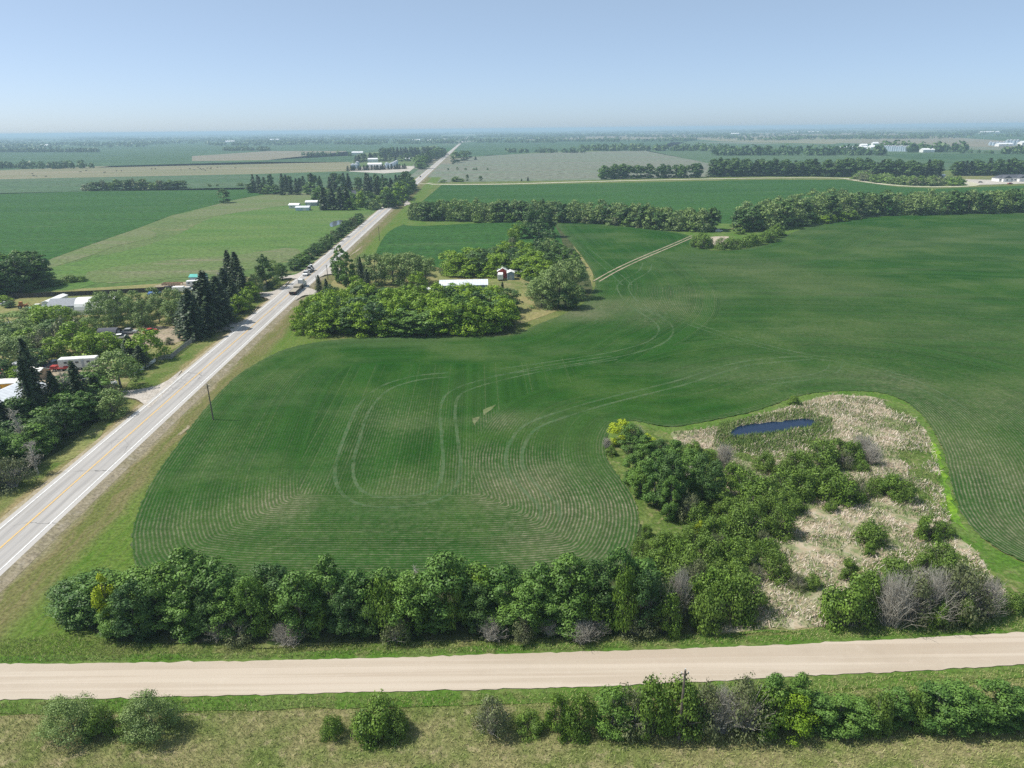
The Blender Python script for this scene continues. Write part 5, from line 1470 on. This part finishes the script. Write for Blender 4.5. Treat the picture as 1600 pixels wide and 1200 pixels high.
def tow():
    sp = s_of(G(474, 434))
    p = hw(-1.9, sp + 2.8, .64)
    o = car(p, HROT + math.pi, 'white_paint', 'white pickup towing a loaded trailer toward the camera on the highway', 'pickup', z=.64, name='pickup_truck', cat='pickup')
    q = hw(-1.9, sp + 11.2, .64)
    root = empty('flat_trailer', tuple(q), HROT + math.pi)
    MB().box((0, 0, .72), (8.4, 2.3, .16)).build('deck', ['black_paint'], root)
    MB().box((4.9, 0, .6), (1.6, .14, .14)).build('drawbar', ['black_paint'], root)
    wheels(root, (-1.2, -.1), 1.12, .38)
    for sy in (-1, 1): MB().box((0, sy * 1.14, .85), (8.4, .05, .12)).build('side_rail', ['steel'], root)
    MB().box((4.0, 0, 1.1), (.08, 2.2, .6)).build('front_board', ['black_paint'], root)
    tag(root, 'black flat trailer hitched behind the white pickup', 'trailer')
    for i, (dx, lb) in enumerate(((1.4, 'compact loader chained down at the front of the trailer'), (-2.2, 'compact loader chained down at the rear of the trailer'))):
        l = hw(-1.9, sp + 11.2 - dx, 1.44)
        r = empty('compact_loader', tuple(l), HROT + math.pi)
        MB().prism_y([(-1.3, .3), (-1.3, 1.0), (-.9, 1.15), (-.2, .8), (.9, .7), (1.0, .3)], -.55, .55).build('body', ['white_paint'], r, bevel=.04)
        MB().prism_y([(-.75, .85), (-.7, 1.95), (.45, 1.9), (.6, .8)], -.5, .5).build('cab', ['glass'], r, bevel=.04)
        MB().box((-.1, 0, 1.97), (1.3, 1.1, .1)).build('roof', ['white_paint'], r)
        for sy in (-1, 1): MB().tube([(-1.2, sy * .72, 1.25), (.3, sy * .72, 1.2), (1.3, sy * .72, .45)], .09, 6).build('lift_arm', ['black_paint'], r)
        MB().prism_y([(1.2, .1), (1.3, .6), (1.75, .15), (1.75, .05)], -.85, .85).build('bucket', ['grey_paint'], r)
        wheels(r, (-.65, .6), .72, .38)
        tag(r, lb, 'loader')
tow()
q = hw(-1.9, s_of(G(626, 312)), .64); car(q, HROT + math.pi, 'dark_blue', 'dark car driving toward the camera at the highway crossing', 'suv', z=.64, name='car')
q = hw(-1.9, s_of(G(664, 277.5)), .64); car(q, HROT + math.pi, 'black_paint', 'tiny dark car farther along the highway by the far gravel road', 'suv', z=.64, name='car')
car(G(684, 454), PR + .05, 'dark_blue', 'dark blue van parked at the left end of the long metal-roofed shed', 'suv', name='parked_van', cat='van')
car(G(1123, 362.5), PR + .3, 'white_paint', 'white car parked in the gap between the two shelterbelts', 'suv')

# --- farmyard right of the highway
P_ = G(725, 454)
gable('long_shed', P_, PR, 19.0, 8.0, 3.0, 1.3, 'blue_grey', 'metal_roof', 'long low shed with a pale ribbed metal roof behind the bright trees', 'shed', doors=((-1, -6, 3, 2.4), (-1, 2, 1, 2.1)), wins=((-1, -2, 1.6, 1.2, .9), (-1, 6, 1.6, 1.2, .9)))
gable('red_barn', G(785, 433), PR + math.pi / 2, 6.0, 4.2, 3.2, 1.3, 'red_paint', 'white_paint', 'small red barn with a white roof among the farmyard trees', 'barn', over=.35, doors=((2, 0, 1.6, 2.4), (3, .6, 1.4, 2.3)))
def box_trailer(name, p, rz, L, W, H, mat, label, cat='trailer', win=False):
    r = empty(name, (p.x, p.y, .05), rz)
    MB().box((0, 0, .55 + H / 2), (L, W, H)).build('body', [mat], r, bevel=.12)
    MB().box((0, 0, .57 + H), (L - .3, W - .3, .08)).build('roof', ['white_paint'], r)
    MB().box((L / 2 + .6, 0, .5), (1.2, .12, .12)).build('drawbar', ['black_paint'], r)
    MB().box((-L / 2 - .02, 0, .6 + H * .45), (.06, W * .7, H * .8)).build('rear_door', ['off_white'], r)
    wheels(r, (-.4, .45), W / 2 - .12, .36)
    if win:
        for x in (-L * .3, 0, L * .3):
            f = MB().box((x, -W / 2 - .02, .6 + H * .62), (.95, .05, .6)).build('window', ['grey_paint'], r)
            MB().box((0, 0, 0), (.8, .03, .45)).build('pane', ['glass'], f, (x, -W / 2 - .05, .6 + H * .62)).location = (x, -W / 2 - .05, .6 + H * .62)
        MB().box((L * .15, -W / 2 - .02, .6 + H * .42), (.65, .05, H * .78)).build('door', ['grey_paint'], r)
    return tag(r, label, cat)
box_trailer('cargo_trailer', G(782, 437.5), PR + math.pi / 2 - .06, 4.8, 2.3, 2.3, 'white_paint', 'white enclosed trailer parked in front of the small red barn')
gable('grey_shed', G(798, 436), PR + math.pi / 2, 4.4, 3.0, 3.0, .6, 'blue_grey', 'white_paint', 'narrow blue-grey shed with white roof right of the red barn', 'shed', over=.25, doors=((3, 0, 1.3, 2.2),))
gable('small_shed', G(816, 432), PR + math.pi / 2, 2.6, 2.0, 2.0, .4, 'grey_paint', 'white_paint', 'tiny grey shed with white roof beside the dark trees', 'shed', over=.2)
gable('lean_to', G(827, 430), PR + .25, 3.2, 2.8, 1.9, .5, 'off_white', 'white_paint', 'small white-roofed lean-to half hidden by the big willow', 'shed', over=.3)
box_trailer('white_trailer', G(671, 456), PR - .5, 3.4, 1.9, 1.0, 'white_paint', 'small low white trailer left of the dark blue van')

gable('small_shed', G(697, 461), PR + .1, 3.0, 2.4, 2.1, .5, 'off_white', 'white_paint', 'small white shed between the low trailer and the long metal-roofed shed', 'shed', over=.2)
gable('garden_shed', G(806, 432), PR + 1.4, 2.4, 1.8, 2.1, .5, 'white_paint', 'white_paint', 'narrow white shed squeezed right of the blue-grey shed', 'shed', over=.15)

# --- yards left of the highway
gable('workshop', G(111, 487), PR + .1, 11, 9.5, 3.2, 1.7, 'light_blue', 'grey_shingle', 'pale blue workshop under a grey shingle roof left of the white arched shed', 'workshop', doors=((-1, 1.8, 3.2, 2.8), (-1, -2.5, 1, 2.1)), wins=((-1, 4.3, 1.7, 1, .9),))
p0, p1 = G(74, 483), G(101, 471)
gable('long_white_shed', (p0 + p1) / 2, math.atan2(p1.y - p0.y, p1.x - p0.x), (p1 - p0).length, 3.2, 2.4, .5, 'off_white', 'white_paint', 'long narrow white shed running back behind the workshop', 'shed', over=.2)
arch('arched_shed', G(157, 487), PR + .08, 13.5, 9.0, 5.6, 'white_paint', 'dark_shingle', 'large white arched fabric shed behind the round willows')
arch('dark_shelter', G(172, 526), PR + .05, 6, 5.0, 2.9, 'dark_shingle', 'black_paint', 'small dark grey arched shelter beside the parked pickup')
car(G(202, 522), PR + .1, 'silver', 'silver blue pickup parked under the willows beside the dark shelter', 'pickup', name='parked_pickup', cat='pickup')
car(G(189, 529), PR + .3, 'white_paint', 'white car parked in front of the silver pickup', 'sedan')
car(G(134, 488), PR + .2, 'black_paint', 'black car parked between workshop and arched shed', 'sedan')
box_trailer('camper_trailer', G(126, 576), PR + .12, 9.8, 2.5, 2.7, 'off_white', 'long off-white camper trailer standing behind the dark spruces', 'camper', win=True)
box_trailer('camper_trailer', G(36, 580), PR, 3.6, 2.2, 2.1, 'white_paint', 'short white camper near the left edge beside the tall spruce', 'camper', win=True)
def implement(p, rz):
    r = empty('red_implement', (p.x, p.y, .05), rz)
    MB().box((0, 0, .8), (6.2, 1.9, .3)).prism_y([(-3.0, .9), (-2.6, 1.6), (-1.2, 1.5), (-.9, .9)], -.8, .8).build('frame', ['red_paint'], r, bevel=.05)
    MB().tube([(-3, 0, 1.2), (0, 0, 1.7), (3.2, 0, .9)], .14, 8).build('boom', ['red_paint'], r)
    MB().box((1.6, 0, 1.15), (1.8, 1.4, .45)).build('hopper', ['red_paint'], r, bevel=.04)
    wheels(r, (-1.6, .2, 2.0), .95, .42)
    tag(r, 'long red farm implement parked in front of the camper trailer', 'farm machine')
implement(G(98, 579), PR + .12)
car(G(86, 573), PR + 1.2, 'dark_blue', 'dark pickup parked left of the long camper trailer', 'pickup', name='parked_pickup', cat='pickup')
def container():
    r = empty('yellow_shed', tuple(G(12, 611)), PR + .12)
    MB().box((0, 0, 1.25), (7.6, 2.6, 2.5)).build('wall', ['yellow_paint'], r)
    MB().box((0.6, .2, 2.62), (9.2, 4.2, .18)).build('roof', ['off_white'], r)
    MB().box((4.6, .3, 1.2), (1.4, 2.8, 2.4)).build('side_wall', ['timber'], r)
    MB().box((0, 0, 0), (1.6, .06, 2.0)).build('door', ['grey_paint'], r, (-1.5, -1.34, 1.05))
    tag(r, 'bright yellow walled shed with flat whitish roof at the left edge', 'shed')
container()
p0, p1 = G(-25, 655), G(45, 622)
gable('metal_roof_house', (p0 + p1) / 2, math.atan2(p1.y - p0.y, p1.x - p0.x), (p1 - p0).length + 3, 9.0, 2.9, 1.6, 'grey_paint', 'metal_roof', 'long house with pale ribbed metal roof at the left edge behind trees', 'house', doors=((-1, 2, 1.1, 2.1),), wins=((-1, -3, 1.6, 1.3, 1), (-1, 5, 1.6, 1.3, 1)))
gable('red_roof_shed', G(2, 592), PR, 3, 2.4, 2, .6, 'off_white', 'red_paint', 'tiny red-roofed shed at the left edge above the yellow shed', 'shed', over=.2)
gable('teal_shed', G(312, 442), PR, 6.4, 4.2, 2.9, .8, 'light_blue', 'teal_roof', 'pale shed with a teal roof behind the tall spruces', 'shed', over=.3, doors=((-1, 0, 2.4, 2.3),))
box_trailer('camper_trailer', G(304, 448), PR + .15, 5.8, 2.3, 2.1, 'white_paint', 'white camper in front of the teal-roofed shed', 'camper', win=True)
def flat(p, rz):
    r = empty('wooden_trailer', (p.x, p.y, .08), rz)
    MB().box((0, 0, .9), (8.0, 2.6, .2)).build('deck', ['timber'], r)
    for x, y, l, w in ((0, 1.27, 8, .08), (0, -1.27, 8, .08), (-3.98, 0, .08, 2.5)): MB().box((x, y, 1.35), (l, w, .7)).build('side_board', ['timber'], r)
    MB().box((4.8, 0, .8), (1.7, .15, .15)).build('drawbar', ['black_paint'], r)
    wheels(r, (-1, .2), 1.15, .4)
    tag(r, 'brown timber wagon standing on dirt left of the teal-roofed shed', 'wagon')
flat(G(270, 448), PR)
car(G(262, 453), PR + .2, 'black_paint', 'black car beside the fence under the timber wagon', 'sedan')
car(G(296, 455), PR, 'off_white', 'off-white van between the fence and the spruces', 'suv', name='parked_van', cat='van')
def tarp():
    r = MB()
    r.prism_x([(-1.4, 0), (-1.2, .55), (0, .95), (1.2, .5), (1.5, 0)], -2.4, 2.4)
    o = r.build('tarpaulin', ['tarp_blue'], None, tuple(G(242, 459)), PR, bevel=.1); tag(o, 'blue tarpaulin covering a low pile by the dark fence', 'tarpaulin')
tarp()
def boat(p, rz, label):
    r = empty('small_boat', (p.x, p.y, .35), rz)
    h_ = MB()
    sec = [(-2.4, .85, .7), (-1.2, .98, .7), (.4, .95, .74), (1.7, .6, .85), (2.6, .06, 1.0)]
    vs = []; fs = []
    for x, w, z in sec: vs += [(x, -w, z), (x, -w * .55, .12), (x, w * .55, .12), (x, w, z)]
    for i in range(4):
        for k in range(3): a = i * 4 + k; fs.append((a, a + 4, a + 5, a + 1))
    fs.append((0, 1, 2, 3)); h_.add(vs, fs); h_.build('hull', ['white_paint'], r)
    MB().box((-.6, 0, .45), (3.2, 1.3, .06)).build('deck', ['grey_paint'], r)
    MB().box((-2.5, 0, .7), (.3, .35, .8)).build('outboard_motor', ['black_paint'], r)
    tag(r, label, 'boat')
boat(G(17, 508), PR + .35, 'small white boat on the grass at the left edge')
def loader(p):
    r = empty('old_loader', (p.x, p.y, .05), PR + .4)
    MB().box((0, 0, 1.1), (3.0, 1.0, .7)).build('body', ['orange_rust'], r, bevel=.05)
    MB().box((-.5, 0, 2.0), (1.2, 1.1, 1.2)).build('cab', ['orange_rust'], r, bevel=.05)
    MB().tube([(.8, 0, 1.3), (1.9, 0, 2.0), (2.6, 0, .7)], .15, 6).build('lift_arm', ['orange_rust'], r)
    MB().prism_y([(2.4, .2), (2.5, .9), (3.1, .3)], -1, 1).build('bucket', ['orange_rust'], r)
    wheels(r, (-1.0, 1.1), .8, .62)
    tag(r, 'rusty orange loader standing on mown grass at far left', 'loader')
loader(G(37, 482))
car(G(52, 487), PR + .2, 'teal_roof', 'green car parked right of the rusty loader', 'sedan')
car(G(60, 483), PR + .1, 'white_paint', 'white pickup parked left of the long narrow white shed', 'pickup', name='parked_pickup', cat='pickup')
car(G(12, 477), PR + .5, 'silver', 'silver car parked at the left edge below the dark grove', 'sedan')
fence('board_fence', [(20, 467), (140, 462), (230, 457.5), (285, 454)], 2.1, 'fence_dark', 'long dark board fence crossing the mown yard at far left', 3.0)
fence('board_fence', [(328, 512), (350, 497), (372, 478), (389, 463), (402, 458)], 1.9, 'fence_dark', 'dark board fence under the tall spruces beside the highway', 2.6)
fence('grey_fence', [(412, 456), (425, 446), (434, 437)], 2.0, 'fence_grey', 'grey board fence between two driveways left of the highway', 2.6)
fence('picket_fence', [(305, 532), (285, 547), (268, 561), (249, 563)], 1.5, 'fence_grey', 'grey picket fence turning a corner on the mown roadside', 2.4, 'picket')
fence('low_fence', [(243, 565), (228, 576), (211, 588)], .95, 'white_paint', 'low white panel fence leading from the picket fence', 3.2)
def sign(p, label):
    r = empty('road_sign', (p.x, p.y, 0.03), PR)
    MB().tube([(0, 0, -.3), (0, 0, 2.6)], .05, 6).build('post', ['fence_grey'], r)
    MB().box((0, -.04, 2.2), (.75, .03, .75)).build('panel', ['grey_paint'], r)
    tag(r, label, 'sign')
sign(G(339, 517), 'small grey sign on a post beside the middle driveway')

gable('storage_shed', G(150, 600), PR + .2, 4.5, 3.2, 2.2, .8, 'off_white', 'grey_shingle', 'small off-white shed among trees right of the camper', 'shed', over=.25, doors=((-1, 0, 1, 2),))
gable('storage_shed', G(62, 590), PR - .3, 4, 3, 2.1, .7, 'timber', 'off_white', 'small timber shed between the tall spruce and the red implement', 'shed', over=.25)
car(G(165, 606), PR + .5, 'white_paint', 'white pickup parked under the round willow by the low white fence', 'pickup', name='parked_pickup', cat='pickup')
car(G(52, 573), PR + 1.0, 'off_white', 'off-white van left of the red implement', 'suv', name='parked_van', cat='van')
car(G(28, 588), PR + .2, 'silver', 'silver car in front of the short white camper', 'sedan')
car(G(236, 520), PR + .9, 'red_paint', 'red car parked on the dirt yard under the willows', 'sedan')
car(G(76, 488), PR + .3, 'dark_blue', 'dark car in the grass below the long narrow white shed', 'sedan')
box_trailer('cargo_trailer', G(280, 457), PR, 4.5, 2.1, 1.9, 'white_paint', 'small white enclosed trailer beside the dark fence near the spruces')
for i, (x, y, mm_, lb) in enumerate(((60, 600, 'tarp_blue', 'blue plastic drum beside the small timber shed'), (172, 622, 'tarp_blue', 'blue plastic drum under the shrubs by the lower driveway'), (44, 596, 'white_paint', 'white drum between van and tall spruce'), (225, 528, 'orange_rust', 'rusty drum on the dirt yard'))):
    b = MB().tube([(0, 0, 0), (0, 0, .95)], .34, 12).tube([(0, 0, .3), (0, 0, .36)], .37, 12).tube([(0, 0, .62), (0, 0, .68)], .37, 12).build('drum', [mm_], None, tuple(G(x, y, .08)))
    tag(b, lb, 'drum')

# --- farmstead in the grove, left of the highway
gable('farmhouse', G(549, 311), PR + .2, 9, 7.5, 5.0, 2.6, 'grey_paint', 'dark_shingle', 'two-storey farmhouse with a dark roof hidden in the spruce grove', 'house', wins=((-1, -2, 1.6, 1.2, 1), (-1, 2, 1.6, 1.2, 1), (-1, -2, 4, 1.2, 1), (-1, 2, 4, 1.2, 1)), doors=((-1, 0, 1, 2.1),))
gable('cattle_shed', G(461, 325), PR - .1, 8.5, 6, 2.6, 1.2, 'off_white', 'white_roof', 'white gabled shed, leftmost of the three by the grove', 'shed', wins=((-1, -2, 1.5, 1, .8), (-1, 2, 1.5, 1, .8)))
gable('cattle_shed', G(474, 328.5), PR, 11, 7, 2.4, 1.0, 'light_blue', 'metal_roof', 'low metal-roofed shed, middle of the three by the grove', 'shed', doors=((-1, 2, 3, 2.2),))
gable('cattle_shed', G(488, 321), PR, 10, 7, 3.0, 1.2, 'grey_paint', 'white_roof', 'bright white-roofed shed, rightmost of the three by the grove', 'shed', doors=((-1, -2, 3, 2.4),))
# --- far farm left of the highway
gable('far_barn', G(559, 241), PR, 30, 14, 4.5, 2.6, 'off_white', 'white_roof', 'long white-roofed barn beyond the far farm on the left', 'barn')
gable('machine_shed', G(586, 261), PR, 24, 14, 5.0, 2.2, 'white_paint', 'white_roof', 'large white machine shed in the far farm left of the highway', 'shed', doors=((-1, 4, 6, 4), (-1, -5, 5, 4)))
gable('machine_shed', G(583, 253), PR, 20, 10, 5.5, 2.0, 'white_paint', 'white_roof', 'second white shed standing behind the large machine shed', 'shed')
gable('small_house', G(637, 250), PR, 9, 8, 3, 2, 'off_white', 'white_roof', 'pale house among the trees right of the far grain bins', 'house')
bl = [(552, 262.5, 4.0, 6), (557, 263.5, 3.6, 7), (559, 259, 3.6, 6.5), (605, 262.6, 3.6, 8), (611, 262, 3.4, 6.6), (614, 260.5, 3.4, 6.6), (617, 259, 3.4, 6.6), (619.5, 257.5, 3.4, 6.6)]
for i, (x, y, r_, h_) in enumerate(bl):
    grain_bin(G(x, y), r_, h_, f'{"tall " if h_ == 8 else ""}steel grain bin in the far farm left of the highway, {ordinal(i + 1)} from the left', 'grain bins of the left far farm')
for i, (x, y, L_, lb) in enumerate(((650, 220.5, 46, 'leftmost'), (666, 221.5, 38, 'second'), (680, 221, 60, 'third'), (694, 219.5, 30, 'rightmost'))):
    gable('distant_barn', G(x, y), PR, L_, 22, 6, 4, 'white_paint', 'white_roof', f'white distant barn beside the far end of the highway, {lb} of the four', 'barn', group='white barns by the far highway')
for x, y, L_, lb in ((360, 222.5, 55, 'white distant barn at the head of the left fields'), (393, 222, 30, 'small white distant barn left of the far dark wood'), (430, 219.5, 70, 'pale distant farm buildings left of centre near the horizon'), (70, 229, 40, 'pale distant shed among the blue woods at far left')):
    gable('distant_barn', G(x, y), PR, L_, 20, 6, 4, 'white_paint', 'white_roof', lb, 'barn')

# --- grain farm on the right
gable('dairy_barn', G(1333, 233), PR, 80, 16, 4.5, 2.5, 'white_paint', 'white_roof', 'very long low white barn left of the row of grain bins', 'barn')
gable('feed_mill', G(1348, 232.6), PR, 18, 14, 10, 3, 'white_paint', 'white_roof', 'tall white block at the right end of the long low barn', 'barn')
gable('machine_shed', G(1368, 234), PR, 38, 20, 7, 4, 'white_paint', 'white_roof', 'broad white shed touching the left end of the bin row', 'shed')
gable('machine_shed', G(1366, 231.5), PR, 16, 12, 13, 3, 'white_paint', 'white_roof', 'tall white tower rising behind the broad white shed', 'shed')
arch('arched_shed', G(1427, 236), PR + math.pi / 2, 26, 20, 8, 'silver', 'dark_shingle', 'silver arched shed at the right end of the bin row')
gable('white_shop', G(1448, 238), PR, 28, 15, 6, 3, 'white_paint', 'white_roof', 'white shop with dark doors right of the silver arched shed', 'shed', doors=((-1, -8, 6, 4), (-1, 2, 6, 4)))
for i in range(12):
    x = 1380 + i * 3.45
    grain_bin(G(x, 236.3 + .05 * i), 4.0 if i % 4 else 4.4, 11.5 + (i % 3) * .5, f'steel grain bin in the long right-hand row, {ordinal(i + 1)} from the left', 'grain bins of the right farm')
for i in range(9):
    grain_bin(G(1547 + i * 5.2, 227.2 + (i % 2) * .5), 5.0, 9 if i < 5 else 15, f'pale grain bin of the farm at the far right, {ordinal(i + 1)} from the left', 'grain bins at the far right')
gable('white_barn', G(1568, 228.5), PR, 42, 18, 6, 3, 'white_paint', 'white_roof', 'white barn in front of the far right grain bins', 'barn')
gable('white_barn', G(1608, 227.5), PR, 60, 20, 9, 4, 'white_paint', 'white_roof', 'tall white barn cut by the right edge of the photo', 'barn')
for x, y, L_, lb in ((1241, 208.5, 60, 'pale green-roofed distant barn left of the far feedlot'), (1270, 208, 110, 'wide white distant barn right of centre near the horizon'), (1148, 211, 60, 'low white distant building under the far trees at centre right'), (1545, 208.5, 130, 'long thin white distant building at upper right'), (905, 200.5, 120, 'white distant town building near the horizon at centre'), (930, 200.6, 90, 'second white distant town building near the horizon')):
    gable('distant_barn', G(x, y), PR, L_, 26, 9, 5, 'white_paint', 'white_roof', lb, 'barn')

# --- house with the dark hip roof at the right edge
def house():
    p = G(1577, 283); r = empty('bungalow', (p.x, p.y, .1), PR)
    w = MB().box((0, 0, 1.9), (34, 12, 3.8)).box((-10, -7.5, 1.9), (9, 4, 3.8)).box((9, -8, 1.9), (11, 5, 3.8)); w.build('wall', ['white_paint'], r)
    o = MB()
    def hip(cx, cy, L, W, z, h):
        a, b = L / 2 + .6, W / 2 + .6; k = max(0.5, a - b)
        vs = [(cx - a, cy - b, z), (cx + a, cy - b, z), (cx + a, cy + b, z), (cx - a, cy + b, z), (cx - k, cy, z + h), (cx + k, cy, z + h)]
        o.add(vs, [(0, 1, 5, 4), (1, 2, 5), (2, 3, 4, 5), (3, 0, 4), (3, 2, 1, 0)])
    hip(0, 0, 34, 12, 3.83, 3.4)
    for cx, cy, w_ in ((-10, -6.5, 9), (9, -7, 11)):
        o.prism_y([(cx - w_ / 2 - .6, 3.81), (cx + w_ / 2 + .6, 3.81), (cx, 3.81 + w_ * .33)], cy - 4.0, cy + 5)
    o.build('roof', ['dark_shingle'], r)
    for x, y in ((6.5, -10.53), (11.5, -10.53)): MB().box((x, y, 1.35), (3.8, .08, 2.6)).build('garage_door', ['off_white'], r)
    for x, y in ((-10, -9.53), (-2, -6.03), (2, -6.03), (-15.5, -6.03)):
        f = MB().box((x, y, 1.9), (2.2, .08, 1.6)).build('window', ['off_white'], r)
        MB().box((x, y - .06, 1.9), (1.9, .06, 1.3)).build('pane', ['glass'], f)
    MB().box((-4.6, -6.04, 1.15), (1.1, .1, 2.2)).build('door', ['dark_shingle'], r)
    tag(r, 'wide white bungalow with dark hip roof on a gravel yard at right', 'house')
house()
car(G(1578, 288), PR + .2, 'red_paint', 'dark red pickup parked before the bungalow', 'pickup', name='parked_pickup', cat='pickup')
car(G(1532, 285.5), PR, 'black_paint', 'small black car alone on the gravel yard of the bungalow', 'sedan')
gable('barn_shell', G(1470, 277), PR, 8, 5, 2.4, 1, 'off_white', 'white_roof', 'small white shed beside the farm lane left of the bungalow', 'shed')

# --- cattle on the tan field
def cow():
    r = MB()
    # one continuous body: lofted rings from rump to muzzle, legs grown from the belly
    ring = [(-1.15, .05, 1.15), (-1.1, .30, 1.12), (-.6, .38, 1.05), (.2, .42, 1.0), (.75, .36, 1.08), (1.05, .22, 1.22), (1.3, .16, 1.3), (1.55, .15, 1.28), (1.85, .08, 1.08)]
    r.tube([(x, 0, z) for x, w, z in ring], [w for x, w, z in ring], 10)
    for x in (-.85, .7):
        for y in (-.2, .2): r.tube([(x, y, .95), (x + .06, y, .5), (x, y, -.02)], [.14, .08, .06], 6)
    r.tube([(-1.14, 0, 1.2), (-1.3, 0, .9), (-1.28, 0, .5)], [.04, .03, .05], 5)
    for y in (-.2, .2): r.tube([(1.42, y * .6, 1.38), (1.4, y * 1.3, 1.42)], [.05, .02], 5)
    return r
cow0 = None
cp = [(51, 272.6), (53, 276), (57, 276.6), (72, 277), (126, 269.8), (135, 267.8), (163, 270.6), (165, 270), (182, 268.4), (190, 268), (237, 265), (243, 265), (283, 266.6), (297, 264.8), (304, 266.4), (310, 262.6), (313, 264.6), (315, 266), (318, 265.2), (321, 267.2), (324, 264), (329, 265), (330, 263), (340, 262.6), (345, 262), (368, 263.6)]
cr = random.Random(3)
for i, (x, y) in enumerate(cp):
    p = G(x, y)
    if cow0 is None:
        cow0 = cow().build('cow', ['cow_hide'], None, smooth=True); o = cow0
    else:
        o = cow0.copy(); COL.objects.link(o)
    o.location = (p.x, p.y, .36); o.rotation_euler = (0, 0, cr.uniform(0, 6.28)); o.scale = (1.25,) * 3
    tag(o, f'dark cow grazing on the tan field at upper left, {ordinal(i + 1)} from the left', 'cow', 'cattle on the tan field')

# ------------------------------------------------------------------ haze
def haze():
    mt = bpy.data.materials.new('haze'); mt.use_nodes = True
    t = mt.node_tree; t.nodes.remove(t.nodes['Principled BSDF'])
    v = t.nodes.new('ShaderNodeVolumePrincipled')
    v.inputs['Color'].default_value = (0.52, 0.70, 0.88, 1)
    v.inputs['Density'].default_value = 1.6e-4
    v.inputs['Anisotropy'].default_value = 0.1
    t.links.new(v.outputs[0], t.nodes['Material Output'].inputs['Volume'])
    MATS['haze'] = mt
    o = MB().box((0, 0, 33.0), (88000, 88000, 68.0)).build('haze', ['haze'])
    tag(o, kind='stuff')
haze()
